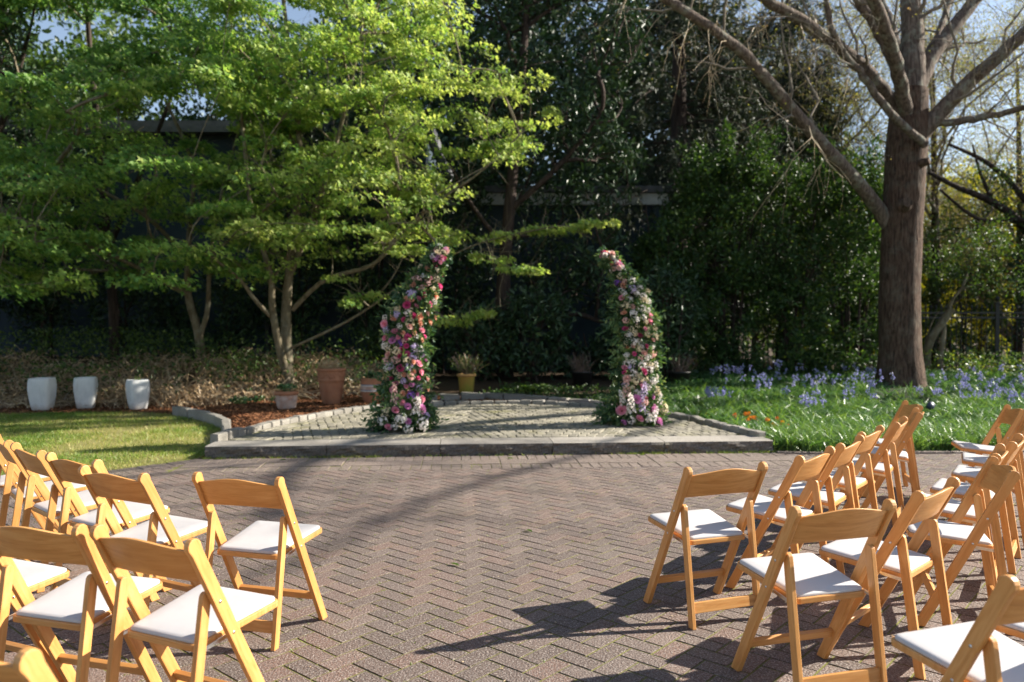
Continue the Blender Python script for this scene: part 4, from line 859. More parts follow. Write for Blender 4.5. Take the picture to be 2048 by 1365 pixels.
front = [(3.12, 9.2), (3.62, 9.12), (5.1, 9.2), (6.06, 9.3), (9.5, 9.6), (10, 14), (9, 15.4), (3.2, 15.4), (2.5, 13.2), (2.3, 12.5), (2.75, 11.6), (3.0, 10.8), (3.14, 9.9)]
V, Fb, T = strapplants(1500, front, .16, .30, .022, .038, lambda q: (.3+.7*lown(q, .9, 5))*clear_oak(q), 15, .55, 4, .025, (.7, 2.0)); cover.add(V, Fb, T)
V, Fb, T = strapplants(900, front, .22, .42, .012, .02, lambda q: (.1+.9*lown(q, 1.3, 6))*clear_oak(q), 10, .7, 3, .03, (.3, 1.1)); cover.add(V, Fb, T)
edgep = [(3.1, 9.16), (3.62, 9.08), (5.1, 9.16), (6.06, 9.26), (9.5, 9.6), (9.5, 10.3), (3.15, 10.2)]
V, Fb, T = strapplants(1500, edgep, .16, .38, .008, .014, None, 12, .75, 3, .06, (.2, .9)); cover.add(V, Fb, T)
back = [(2.6, 13.6), (9, 14), (16, 12), (16, 19), (2.6, 17)]
V, Fb, T = strapplants(2600, back, .12, .26, .018, .034, clear_oak, 9, .3); cover.add(V, Fb, T)
tag(cover.build('ground_cover', M['strap']), 'dense strap-leaved green ground cover filling the bed', 'ground cover', kind='stuff')
q = scatter([(2.9, 9.1), (9.6, 9.5), (9.6, 9.9), (3.05, 9.5)], 1700); n = len(q)
V, Fl, T = leafarr(np.c_[q, H(q[:, 0], q[:, 1])+R.uniform(.03, .12, n)], np.c_[R.normal(0, 1, (n, 2)), R.normal(0, .2, n)], np.c_[R.normal(0, .4, (n, 2)), np.ones(n)], R.uniform(.04, .075, n), R.uniform(.035, .06, n), T_OVAL)
tag(Mesh().add(V, Fl, T).build('ivy', M['holly']), 'low ivy creeping along the brick edge of the bed', 'ivy', kind='stuff')
def bluebells(c, n, spread, h0, h1, label, group):
    base = np.array([c[0], c[1], float(H(*c))]); t = empty('bluebell_clump', base); tag(t, label, 'bluebells', group)
    q = R.normal(0, spread, (n, 2)); hh = R.uniform(h0, h1, n); s = np.linspace(0, 1, 5); ld = R.normal(0, .12, (n, 2))
    Q = np.zeros((n, 5, 3)); Q[:, :, :2] = q[:, None]+ld[:, None]*(s**2)[None, :, None]*hh[:, None, None]; Q[:, :, 2] = s[None]*hh[:, None]
    V, Fq = tubes_batch(Q, np.full((n, 5), .004), 3); Mesh().add(V, Fq, .7).build('stems', M['strap'], t)['kind'] = 'stuff'
    k = 10; ip = np.repeat(np.arange(n), k); tt = R.uniform(.62, 1.02, n*k); p = Q[ip, 3]*(1-(tt-.6)[:, None]*2.5)+Q[ip, 4]*((tt-.6)[:, None]*2.5)
    p = p+np.c_[R.normal(0, .018, (n*k, 2)), R.normal(0, .005, n*k)]; d = np.c_[R.normal(0, .6, (n*k, 2)), -np.ones(n*k)]
    V, Fl, T = leafarr(p, d, R.normal(0, 1, (n*k, 3)), R.uniform(.028, .042, n*k), R.uniform(.02, .03, n*k), T_OVAL); V2, F2, T2 = leafarr(p, d, R.normal(0, 1, (n*k, 3)), R.uniform(.028, .042, n*k), R.uniform(.02, .03, n*k), T_OVAL)
    tag(Mesh().add(V, Fl, T).add(V2, F2, T2).build('flowers', M['bell'], t), kind='stuff')
def G(px_, py_, z=.05):
    dx = (px_-1024)/FPX; up = (682.5-py_)/FPX; D = np.array([dx, cp_+up*sp_, -sp_+up*cp_]); t = (z-CAMH)/D[2]; return (D*t)[:2]
bluebells(G(1425, 822), 14, .13, .36, .5, 'pale violet bluebell clump nearest the stage edging', 'bluebells in the garden bed')
bluebells(G(1620, 846), 12, .12, .38, .5, 'small violet bluebell clump standing alone amid the strap leaves', 'bluebells in the garden bed')
bluebells(G(1460, 785, .15), 16, .2, .38, .5, 'violet bluebell clump by the black pot under the hedge', 'bluebells in the garden bed')
for (px_, py_) in [(1500, 800), (1530, 806), (1545, 796), (1565, 808), (1590, 800), (1575, 790), (1610, 796), (1640, 790), (1660, 800), (1690, 786), (1715, 796), (1735, 788), (1700, 806), (1745, 804), (1760, 798), (1520, 786), (1740, 818), (1680, 815)]:
    bluebells(G(px_+R.normal(0, 4), py_, .1), int(R.integers(4, 7)), .2, .34, .5, 'violet bluebell clump massed in front of the hedge', 'bluebells massed before the hedge')
for (px_, py_) in [(1885, 790), (1900, 800), (1925, 793), (1945, 804), (1965, 795), (1985, 806), (2005, 795), (2025, 803), (2042, 795), (1915, 812), (1955, 815), (2000, 817), (2035, 814), (1880, 808), (1975, 785), (2035, 785)]:
    bluebells(G(px_+R.normal(0, 4), py_, .1), int(R.integers(5, 8)), .26, .28, .42, 'violet bluebell clump beyond the oak before the fence', 'bluebells by the fence')
# yellow-green leafy weeds with the bluebells by the fence
q = scatter([(9.2, 15.5), (13.5, 15.5), (13.5, 18.9), (9.2, 18.9)], 520); n = len(q)*6; ip = np.repeat(np.arange(len(q)), 6)
V, Fl, T = leafarr(np.c_[q[ip]+R.normal(0, .07, (n, 2)), H(q[ip, 0], q[ip, 1])+R.uniform(.1, .55, n)], R.normal(0, 1, (n, 3)), np.c_[R.normal(0, .5, (n, 2)), np.ones(n)], R.uniform(.05, .09, n), R.uniform(.03, .05, n), T_OVAL)
tag(Mesh().add(V, Fl, T).build('undergrowth', M['under']), 'yellow-green leafy undergrowth at the foot of the fence', 'undergrowth', kind='stuff')
# orange pansies
M['orange'] = leafmat('orange petal', [(0, (.70, .14, .01)), (1, (.85, .30, .02))], .3); M['yellowp'] = leafmat('yellow leaf', [(0, (.5, .42, .06)), (1, (.62, .55, .12))], .3)
for (px_, py_, lab) in [(1478, 833, 'orange pansy nearest the stage edging'), (1507, 838, 'orange pansy between its two neighbours by the edging'), (1528, 842, 'orange pansy with the most blooms beside tall grass'), (1546, 846, 'orange pansy close beside the outermost one'), (1567, 848, 'orange pansy farthest out in the bed')]:
    c = G(px_, py_, .15); base = np.array([c[0], c[1], float(H(*c))]); t = empty('pansy', base); tag(t, lab, 'pansy', 'orange pansies by the edging')
    V, Fl, T = clump_leaves(np.array([[0, 0, .07]]), 40, .08, .05, .5, T_OVAL, .5); Mesh().add(V, Fl, T).build('leaves', M['strap'], t)
    for k in range(int(R.integers(3, 6))):
        p = np.tile(np.array([R.normal(0, .06), R.normal(0, .04)-.03, R.uniform(.13, .2)]), (5, 1)); a = np.arange(5)*2*PI/5
        V, Fl, T = leafarr(p, np.c_[np.cos(a), R.normal(-.2, .1, 5), np.sin(a)], np.tile([0, -1., .4], (5, 1)), .034, .036, T_LONG); Mesh().add(V, Fl, T).build('flower', M['orange'], t)
c = G(1408, 828, .12); base = np.array([c[0], c[1], float(H(*c))]); t = empty('yellow_plant', base); tag(t, 'small pale yellow plant against the edging stones', 'plant'); V, Fl, T = clump_leaves(np.array([[0, 0, .05], [.1, 0, .05], [-.08, .02, .05]]), 40, .09, .05, .5, T_OVAL, .5); Mesh().add(V, Fl, T).build('leaves', M['yellowp'], t)
# ferns
def fern(loc, r, n, label, mat, lift=.7):
    base = np.array([loc[0], loc[1], float(H(*loc))]); t = empty('fern', base); tag(t, label, 'fern', 'ferns behind the stage')
    a = R.uniform(0, 2*PI, n); s = np.linspace(.05, 1, 9); L = R.uniform(.6, 1.1, n)*r
    Q = np.zeros((n, 9, 3)); Q[:, :, 0] = np.cos(a)[:, None]*s*L[:, None]; Q[:, :, 1] = np.sin(a)[:, None]*s*L[:, None]; Q[:, :, 2] = (lift*s-.55*s**2)[None]*L[:, None]*1.3
    V, Fq = tubes_batch(Q, np.full((n, 9), .004), 3); m = Mesh().add(V, Fq)
    for sgn in (-1, 1):
        p = Q[:, 1:].reshape(-1, 3); p = np.repeat(p, 2, 0)+R.normal(0, .01, (len(p)*2, 3)); aa = np.repeat(np.repeat(a, 8), 2); ax = np.c_[-np.sin(aa)*sgn+np.cos(aa)*.4, np.cos(aa)*sgn+np.sin(aa)*.4, np.zeros(len(aa))]; w = np.repeat(np.tile(1-s[1:]*.8, n), 2)
        V, Fl, T = leafarr(p, ax, np.tile([0, 0, 1.], (len(p), 1))+R.normal(0, .2, (len(p), 3)), r*.28*w, r*.06, T_OVAL); m.add(V, Fl, T)
    m.build('fronds', mat, t)
fern(G(1062, 778, .25), .5, 26, 'grey-green fern below the magnolia, between the pots', M['holly'])
for (px_, py_, r, lab) in [(1345, 815, .38, 'bright feathery fern right beside the arch half near the oak'), (1372, 808, .34, 'bright feathery fern a step away from the arch half'), (1335, 795, .36, 'feathery fern in front of the black pot by the bluebells')]: fern(G(px_, py_, .15), r, 30, lab, M['strap'], 1.1)
q = scatter([(-.6, 14.6), (2.2, 13.7), (2.6, 12.6), (3.3, 12.6), (3.4, 15.2), (-.2, 15.4)], 650); n = len(q)*7; ip = np.repeat(np.arange(len(q)), 7)
V, Fl, T = leafarr(np.c_[q[ip]+R.normal(0, .06, (n, 2)), H(q[ip, 0], q[ip, 1])+R.uniform(.02, .14, n)], R.normal(0, 1, (n, 3)), np.c_[R.normal(0, .5, (n, 2)), np.ones(n)], R.uniform(.04, .08, n), R.uniform(.02, .04, n), T_OVAL)
tag(Mesh().add(V, Fl, T).build('low_plants', M['holly']), 'low green plants behind the mulch strip', 'ground cover', kind='stuff')
# bank of dry vines on the left
q = scatter([(-13, 14.0), (-4.6, 14.1), (-3.0, 14.6), (-1.9, 14.6), (-1.7, 15.8), (-3, 16.6), (-13, 16.8)], 3400, lambda q: .15+.85*lown(q, 1.5, 21)); n = len(q); K = 6; s = np.linspace(0, 1, K)
a = R.uniform(0, 2*PI, n); L = R.uniform(.3, 1.0, n); hgt = R.uniform(.08, .42, n)*(.35+.9*lown(q, 1.2, 9))
Q = np.zeros((n, K, 3)); Q[:, :, 0] = q[:, None, 0]+np.cos(a)[:, None]*L[:, None]*(s-.5); Q[:, :, 1] = q[:, None, 1]+np.sin(a)[:, None]*L[:, None]*(s-.5)*.6; Q[:, :, 2] = H(q[:, 0], q[:, 1])[:, None]+hgt[:, None]*np.sin(s*PI*R.uniform(.7, 1.3, n)[:, None])+R.normal(0, .03, (n, K))
mm = Mesh(); V, Fq = tubes_batch(Q, np.repeat(R.uniform(.003, .011, n)[:, None], K, 1), 3); mm.add(V, Fq, np.repeat(R.uniform(0, 1, n), K*3))
q2 = q[R.uniform(0, 1, n) < .45]; n2 = len(q2)*4; ip = np.repeat(np.arange(len(q2)), 4); V, Fl, T = leafarr(np.c_[q2[ip]+R.normal(0, .15, (n2, 2)), H(q2[ip, 0], q2[ip, 1])+R.uniform(.02, .4, n2)], R.normal(0, 1, (n2, 3)), R.normal(0, 1, (n2, 3))+np.array([0, -.3, .6]), R.uniform(.05, .14, n2), R.uniform(.006, .03, n2), T_OVAL, R.uniform(0, .75, n2)); mm.add(V, Fl, T)
tag(mm.build('dry_vines', M['vine']), 'tangle of dry brown vines covering the bank', 'dry vines', kind='stuff')
iv = scatter([(-13, 14.2), (-4.6, 14.3), (-2.2, 14.9), (-2, 17), (-13, 17.9)], 1000, lambda q: lown(q, 1.0, 12)**2+.08); ip = np.repeat(np.arange(len(iv)), 7); n = len(ip)
V, Fl, T = leafarr(np.c_[iv[ip]+R.normal(0, .09, (n, 2)), H(iv[ip, 0], iv[ip, 1])+R.uniform(.15, .75, n)], R.normal(0, 1, (n, 3)), R.normal(0, .5, (n, 3))+np.array([.2, -.5, .8]), R.uniform(.05, .1, n), R.uniform(.035, .06, n), T_OVAL)
tag(Mesh().add(V, Fl, T).build('vine_leaves', M['midleaf']), 'green creeper leaves sprouting from the dry vines', 'creeper', kind='stuff')
c = G(490, 806, .12); base = np.array([c[0], c[1], float(H(*c))]); t = empty('groundcover_plant', base); tag(t, 'small bright green plant lying on the mulch by the terracotta pot', 'plant')
V, Fl, T = clump_leaves(np.c_[R.normal(0, .2, 14), R.normal(0, .08, 14), np.full(14, .05)], 14, .07, .07, .55, T_OVAL, .8); Mesh().add(V, Fl, T).build('leaves', M['strap'], t)
rk = rough_block(.34, .26, .2, 400, M['granite'], .6, amp=.2); c = G(1393, 800, .15); o = link('rock', rk, None, (c[0], c[1], float(H(*c))+.04)); tag(o, 'rounded grey rock among the ferns right of the arch', 'rock')
lf = empty('garden_light', (*G(1860, 838, .05), .0)); tag(lf, 'small dark blue garden spotlight in the ground cover', 'garden light')
V, Fq = tube([(0, 0, .0), (0, 0, .22)], [.012, .012], 8); Mesh().add(V, Fq).build('stake', M['iron'], lf); V, Fq = tube([(0, .05, .22), (0, .05, .23), (0, -.03, .26), (0, -.03, .25)], [.005, .045, .06, .005], 12); Mesh().add(V, Fq).build('lamp_head', simplemat('dark blue plastic', (.02, .025, .06), .4), lf, True)

# ------------------------------------------------------------------ pots
def lathe(prof, sides=32, sq=0., round_pow=4., rz=0.):
    """profile (r,z) revolved; sq>0 gives a rounded-square plan"""
    a = np.arange(sides)*2*PI/sides; c_, s_ = np.cos(a), np.sin(a)
    k = 1/(np.abs(c_)**round_pow+np.abs(s_)**round_pow)**(1/round_pow) if sq else np.ones(sides)
    V = np.concatenate([np.stack([r*k*np.cos(a+rz), r*k*np.sin(a+rz), np.full(sides, z)], 1) for r, z in prof]); i = np.arange(sides); j = (i+1) % sides
    F = np.concatenate([np.stack([i+q*sides, j+q*sides, j+(q+1)*sides, i+(q+1)*sides], 1) for q in range(len(prof)-1)]); return V, F
def m_clay(name, a, b, wash=0., washcol=(.5, .44, .40), moss=None, relief=None):
    n = NT(name); v = n.vec(); f = n.noise(5, 5, .65, vec=v); col = n.ramp(f, [(.3, a), (.7, b)])
    if wash: col = n.mix(n.ramp(n.noise(9, 5, .7, vec=v), [(.3, 0.), (.62, wash)]), col, washcol)
    if moss: col = n.mix(n.ramp(n.noise(2.5, 5, .6, vec=v), [(.35, 0.), (.6, .9)]), col, moss)
    return n.done(col, .8, n.bump(n.noise(40, 4, vec=v), .3, .006), .3)
M['white_pot'] = m_clay('white fibreglass', (.66, .66, .66), (.76, .755, .75), .3, (.58, .56, .54)); M['terra'] = m_clay('terracotta', (.26, .10, .05), (.40, .175, .09), .35, (.30, .17, .11)); M['washed'] = m_clay('lime-washed terracotta', (.34, .17, .11), (.46, .27, .19), .8, (.50, .41, .36))
M['glazed'] = m_clay('algae-stained clay', (.30, .16, .035), (.34, .20, .05), 0, moss=(.20, .20, .025)); M['ochre'] = m_clay('ochre clay rim', (.38, .20, .07), (.48, .28, .11)); M['band'] = m_clay('slate-blue stripe', (.13, .15, .2), (.2, .22, .27)); M['cream'] = m_clay('cream stripe', (.48, .44, .38), (.56, .5, .44)); M['plastic'] = simplemat('black nursery plastic', (.012, .011, .011), .5)
def m_whitepot():
    n = NT('white fibreglass'); v = n.vec(); sep = n.n('SeparateXYZ'); n.t.links.new(v, sep.inputs[0]); f = n.noise(6, 5, .7, vec=v); g = n.noise(3, 4, vec=n.vec((9, 9, 1.2)))
    col = n.ramp(f, [(.3, (.60, .60, .60)), (.7, (.72, .71, .70))]); low_ = n.ramp(n.math('ADD', sep.outputs[2], n.math('MULTIPLY', f, .25)), [(.10, .75), (.26, 0.)])
    col = n.mix(low_, col, (.30, .22, .16)); col = n.mix(n.ramp(g, [(.55, 0.), (.75, .35)]), col, (.42, .40, .37))
    return n.done(col, .6, n.bump(f, .15, .01), .4)
M['white_pot'] = m_whitepot()
def pot(name, label, loc, parts, group=None, cat='planter'):
    t = empty(name, loc); tag(t, label, cat, group)
    for nm, prof, mat, kw in parts:
        V, Fq = lathe(prof, **kw); Mesh().add(V, Fq).build(nm, mat, t, True)
    return t
def disc(t, r, z, mat, **kw): V, Fq = lathe([(r, z), (.001, z+.01)], **kw); Mesh().add(V, Fq).build('soil', mat, t)
wprof = [(.001, .005), (.185, .0), (.2, .02), (.222, .1), (.25, .22), (.268, .34), (.272, .42), (.266, .50), (.250, .555), (.243, .565), (.228, .56), (.232, .50), (.225, .44)]
for px_, py_, z_, rz, sc, lab in [(85, 825, .0, .08, 1.0, 'white square-bodied planter at the end of the row near the picture edge'), (172, 821, .0, .35, .98, 'middle one of three white planters by the lawn'), (276, 823, .0, .72, .93, 'white planter with a visible corner, closest to the terracotta pots')]:
    c = G(px_, py_-2, 0); c[1] += .2; c[0] *= c[1]/(c[1]-.2)
    t = pot('white_planter', lab, (c[0], c[1], max(0, float(H(*c)))), [('body', wprof, M['white_pot'], dict(sides=48, sq=1, round_pow=5., rz=rz))], 'white planters beside the lawn'); disc(t, .226, .455, M['soil'], sides=24); t.scale = (sc*.70, sc*.70, sc)
    if px_ == 276: V, Fl, T = clump_leaves(np.array([[-.05, 0, .5], [.06, 0, .5]]), 24, .1, .07, .4, T_OVAL, .9); Mesh().add(V, Fl, T).build('plant', M['grass'], t)['kind'] = 'stuff'
def potplant(t, z, kind, r):
    if kind == 'succulent': V, Fl, T = clump_leaves(np.c_[R.normal(0, r*.4, 8), R.normal(0, r*.4, 8), np.full(8, z+.05)], 22, .07, .06, .55, T_OVAL, .9); Mesh().add(V, Fl, T).build('plant', M['archleaf'], t)['kind'] = 'stuff'
    if kind in ('dry', 'twigs'):
        n = 40 if kind == 'dry' else 60; L = R.uniform(.08, .2, n) if kind == 'dry' else R.uniform(.25, .5, n); d = unit(np.c_[R.normal(0, .5, (n, 2)), np.ones(n)]); p = np.c_[R.normal(0, r*.45, (n, 2)), np.full(n, z)]; s = np.linspace(0, 1, 4)
        Q = p[:, None]+d[:, None]*(s[None, :, None]*L[:, None, None])+R.normal(0, .015, (n, 4, 3)); V, Fq = tubes_batch(Q, np.full((n, 4), .004), 3); m = Mesh().add(V, Fq, .5)
        if kind == 'dry': V, Fl, T = clump_leaves(np.c_[R.normal(0, r*.5, 16), R.normal(0, r*.5, 16), np.full(16, z+.06)], 14, .09, .06, .4, T_OVAL, .5); m.add(V, Fl, T)
        m.build('plant', M['deadtwig'] if kind == 'twigs' else M['vine'], t)['kind'] = 'stuff'
    if kind == 'leafy':
        n = 26; L = R.uniform(.25, .55, n); d = unit(np.c_[R.normal(0, .6, (n, 2)), np.ones(n)]); p = np.c_[R.normal(0, r*.3, (n, 2)), np.full(n, z)]; s = np.linspace(0, 1, 5); Q = p[:, None]+d[:, None]*(s[None, :, None]*L[:, None, None])+R.normal(0, .01, (n, 5, 3)); V, Fq = tubes_batch(Q, np.full((n, 5), .004), 3); Mesh().add(V, Fq, .4).build('stems', M['vine'], t)['kind'] = 'stuff'
        ip = np.repeat(np.arange(n), 22); tt = R.uniform(.25, 1, len(ip)); pp = Q[ip, 0]*(1-tt)[:, None]+Q[ip, -1]*tt[:, None]+R.normal(0, .03, (len(ip), 3)); V, Fl, T = leafarr(pp, R.normal(0, 1, (len(ip), 3)), np.c_[R.normal(0, .6, (len(ip), 2)), np.ones(len(ip))], R.uniform(.03, .06, len(ip)), R.uniform(.02, .03, len(ip)), T_OVAL); Mesh().add(V, Fl, T).build('leaves', M['midleaf'], t)
def relief(t, r, z0, z1, n, mat):                 # raised garland: swags of small lobes round the band
    m = Mesh(); a = np.linspace(0, 2*PI, n, endpoint=False); p = np.c_[np.cos(a)*r, np.sin(a)*r, (z0+z1)/2+(z1-z0)*.28*np.sin(a*n/6)]
    out = np.c_[np.cos(a), np.sin(a), np.zeros(n)]; tg = np.c_[-np.sin(a), np.cos(a), R.uniform(-1.2, 1.2, n)]
    V, Fl, T = leafarr(p-tg*.02+out*.004, tg, out, (z1-z0)*.6, (z1-z0)*.35, T_CHIP); m.add(V, Fl, T); m.build('garland', mat, t)
def ploc(px_, py_, z0=.12, back=.15):
    c = G(px_, py_, z0); c = c*(1+back/np.linalg.norm(c)); return (c[0], c[1], float(H(*c))+.015)
t = pot('terracotta_pot', 'small lime-washed terracotta pot with succulents at the mulch edge', ploc(573, 818), [('body', [(.001, 0), (.165, 0), (.18, .03), (.205, .14), (.213, .235)], M['washed'], {}), ('rim', [(.213, .232), (.232, .236), (.236, .26), (.232, .29), (.21, .298), (.195, .29), (.195, .25)], M['terra'], {})], None, 'pot'); disc(t, .197, .265, M['soil']); potplant(t, .27, 'succulent', .18); relief(t, .207, .12, .21, 30, M['washed']); t.scale = (0.84, 0.84, 1)
t = pot('terracotta_pot', 'large tall terracotta pot with a relief band and dried plants', ploc(663, 807, .14, .2), [('body', [(.001, 0), (.2, 0), (.215, .03), (.27, .2), (.295, .36), (.305, .41), (.315, .415), (.315, .435), (.31, .44), (.325, .58)], M['terra'], {}), ('rim', [(.325, .578), (.345, .585), (.35, .61), (.34, .63), (.31, .63), (.30, .57)], M['terra'], {})], None, 'pot'); disc(t, .302, .6, M['soil']); potplant(t, .6, 'dry', .26); relief(t, .318, .45, .57, 44, M['terra']); t.scale = (0.73, 0.73, 1)
t = pot('terracotta_pot', 'round terracotta pot with pale and slate stripes half behind the flowers', ploc(744, 806, .14, .15), [('body', [(.001, 0), (.155, 0), (.17, .03), (.215, .15), (.222, .20)], M['terra'], {}), ('stripe', [(.222, .20), (.226, .202), (.227, .218), (.224, .22)], M['cream'], {}), ('stripe', [(.224, .22), (.224, .235)], M['band'], {}), ('band', [(.224, .235), (.223, .29)], M['washed'], {}), ('stripe', [(.223, .29), (.226, .292), (.226, .308), (.222, .31)], M['cream'], {}), ('stripe', [(.222, .31), (.22, .326)], M['band'], {}), ('rim', [(.22, .326), (.216, .36), (.212, .41), (.218, .425), (.208, .432), (.195, .425), (.19, .38)], M['terra'], {})], None, 'pot'); disc(t, .193, .395, M['soil']); potplant(t, .4, 'succulent', .17); t.scale = (0.88, 0.88, 1)
t = pot('glazed_pot', 'yellow-green stained clay pot with a leafy twiggy plant', ploc(933, 790, .16, .15), [('body', [(.001, 0), (.145, 0), (.152, .02), (.178, .32)], M['glazed'], {}), ('rim', [(.178, .318), (.2, .322), (.212, .335), (.208, .36), (.19, .372), (.17, .365), (.168, .32)], M['ochre'], {})], None, 'pot'); disc(t, .17, .33, M['soil']); potplant(t, .33, 'leafy', .15); potplant(t, .33, 'twigs', .1); t.scale = (0.90, 0.90, 1)
for px_, lab in ((1164, 'black nursery pot with dry twigs below the wall patch'), (1360, 'black nursery pot with dry twigs beside the bluebells')):
    t = pot('nursery_pot', lab, ploc(px_, 769, .3, .1), [('body', [(.001, 0), (.17, 0), (.205, .25), (.215, .25), (.215, .275), (.195, .275), (.19, .2)], M['plastic'], {})], 'black nursery pots', 'pot'); disc(t, .19, .22, M['soil']); potplant(t, .22, 'twigs', .16)

# ------------------------------------------------------------------ folding chairs
def uvbeam(bm, axis_u, axis_v):
    uv = bm.loops.layers.uv.verify(); au, av = Vector(axis_u), Vector(axis_v)
    for f_ in bm.faces:
        n_ = f_.normal; w = av if abs(n_.dot(av)) < .8 else au.cross(av)
        for l in f_.loops: l[uv].uv = (l.vert.co.dot(au), l.vert.co.dot(w))
def finish(bm, name, mat, au, av, bev=.003, seg=2):
    bmesh.ops.recalc_face_normals(bm, faces=bm.faces)
    if bev: bmesh.ops.bevel(bm, geom=[e_ for e_ in bm.edges if e_.calc_face_angle(0) > .5], offset=bev, segments=seg, profile=.6, affect='EDGES', clamp_overlap=True)
    bm.normal_update(); uvbeam(bm, au, av)
    for f_ in bm.faces: f_.smooth = False
    me = bpy.data.meshes.new(name); bm.to_mesh(me); bm.free(); me.materials.append(mat)
    return me
def extr_profile(pts, x0, x1):                    # (y,z) outline extruded along x
    bm = bmesh.new(); f_ = bm.faces.new([bm.verts.new((x0, y, z)) for y, z in pts]); e_ = bmesh.ops.extrude_face_region(bm, geom=[f_]); bmesh.ops.translate(bm, verts=[v for v in e_['geom'] if isinstance(v, bmesh.types.BMVert)], vec=(x1-x0, 0, 0)); return bm
def stick_profile(foot, top, w, wt, segs=7):
    f0, t0 = np.array(foot), np.array(top); d = unit(t0-f0); n = np.array([-d[1], d[0]])   # n points to the rear/upper side
    def to0(p): return p+d*(-p[1]/d[1])
    pts = [to0(f0+n*w/2), t0-d*wt/2*1.9+n*w/2, t0-d*wt/2+n*wt/2]
    pts += [t0-d*wt/2+wt/2*(n*math.cos(a)+d*math.sin(a)) for a in np.linspace(.25, PI-.25, segs)]
    pts += [t0-d*wt/2-n*wt/2, t0-d*wt/2*1.9-n*w/2, to0(f0-n*w/2)]; return [tuple(p) for p in pts]
HW = .2185; TW = .023
u_st = lambda z: .199-.406*z/.785
sp1 = stick_profile((.199, 0), (-.207, .79), .046, .054); sp2 = stick_profile((-.201, 0), (-.116, .592), .038, .036)
dst = (0, -.406/.884, .785/.884); drl = (0, .085/.598, .592/.598)
CH = {}
for s_, k in ((-1, 'L'), (1, 'R')):
    CH['stile'+k] = finish(extr_profile(sp1, s_*HW-TW/2, s_*HW+TW/2), 'stile', M['wood'], dst, (1, 0, 0), .0035)
    xr = s_*(HW-TW/2-.014); CH['leg'+k] = finish(extr_profile(sp2, xr-.0105, xr+.0105), 'leg', M['wood'], drl, (1, 0, 0), .003)
# backrest: bowed panel between the stiles
bm = bmesh.new(); nxp, nzp = 14, 4; grid = {}
XI = HW-TW/2+.002
for side in (0, 1):
    for i in range(nxp+1):
        x = -XI+2*XI*i/nxp; q = 1-(x/XI)**2
        for j in range(nzp+1):
            zb = .628+.012*q; zt = .748+.024*q+.006*math.cos(x/XI*PI*1.0)*q; z = zb+(zt-zb)*j/nzp
            grid[side, i, j] = bm.verts.new((x, u_st(z)-.004-.030*q+(.0075 if side else -.0075), z))
for i in range(nxp):
    for j in range(nzp):
        bm.faces.new((grid[0, i, j], grid[0, i+1, j], grid[0, i+1, j+1], grid[0, i, j+1])); bm.faces.new((grid[1, i, j+1], grid[1, i+1, j+1], grid[1, i+1, j], grid[1, i, j]))
    for j in (0, nzp): bm.faces.new([grid[0, i, j], grid[1, i, j], grid[1, i+1, j], grid[0, i+1, j]][::(1 if j else -1)])
for i in (0, nxp):
    for j in range(nzp): bm.faces.new([grid[0, i, j], grid[0, i, j+1], grid[1, i, j+1], grid[1, i, j]])
CH['backrest'] = finish(bm, 'backrest', M['wood'], (1, 0, 0), (0, -.46, .888), .003)
for p in CH['backrest'].polygons: p.use_smooth = abs(p.normal.x) < .9
def seat_outline(wf, wr, uf, ur, r, n=5):
    pts = []
    for (x, y, a0) in ((wf/2, uf, 0), (-wf/2, uf, PI/2), (-wr/2, ur, PI), (wr/2, ur, 1.5*PI)):
        cx = x-math.copysign(r, x); cy = y-math.copysign(r, y-(uf+ur)/2)
        for a in np.linspace(a0, a0+PI/2, n): pts.append((cx+r*math.cos(a), cy+r*math.sin(a)))
    return pts
seat_z = lambda y: .4235+(.462-.4235)*(y+.124)/.361
def seat_layer(outline, za, zb, name, mat, bev):
    bm = bmesh.new(); f_ = bm.faces.new([bm.verts.new((x, y, seat_z(y)+za)) for x, y in outline]); e_ = bmesh.ops.extrude_face_region(bm, geom=[f_]); bmesh.ops.translate(bm, verts=[v for v in e_['geom'] if isinstance(v, bmesh.types.BMVert)], vec=(0, 0, zb-za)); return finish(bm, name, mat, (1, 0, 0), (0, 1, 0), bev)
CH['seat'] = seat_layer(seat_outline(.392, .335, .246, -.134, .022), -.036, -.012, 'seat', M['wood'], .004)
bm = bmesh.new(); rings = []
for ins, dz in ((0, -.0115), (-.001, -.004), (.004, .001), (.016, .004), (.06, .0065), (.12, .0075)):
    o_ = seat_outline(.375-2*ins, .318-2*ins, .238-ins, -.126+ins, max(.02-ins*.5, .006)); rings.append([bm.verts.new((x, y, seat_z(y)+dz)) for x, y in o_])
for a_, b_ in zip(rings[:-1], rings[1:]):
    for k in range(len(a_)): bm.faces.new((a_[k], a_[(k+1) % len(a_)], b_[(k+1) % len(a_)], b_[k]))
bm.faces.new(rings[-1]); bmesh.ops.recalc_face_normals(bm, faces=bm.faces); CH['cushion'] = bm_data(bm, 'cushion', M['vinyl'], True)
def bar(x0, x1, yc, zc, hy, hz, d=(0, 0, 1), name='stretcher'):
    bm = bmesh.new(); box(bm, x0, x1, -hy/2, hy/2, -hz/2, hz/2); ang = math.atan2(-d[1], d[2]); bmesh.ops.rotate(bm, verts=bm.verts, cent=(0, 0, 0), matrix=Matrix.Rotation(ang, 3, 'X')); bmesh.ops.translate(bm, vec=(0, yc, zc), verts=bm.verts); return finish(bm, name, M['wood'], (1, 0, 0), (0, 0, 1), .0025)
CH['stretcher1'] = bar(-XI, XI, u_st(.14), .14, .02, .038, dst); XR = HW-TW/2-.0235
CH['stretcher2'] = bar(-XR, XR, -.201+.085*.095/.592, .095, .018, .052, drl)
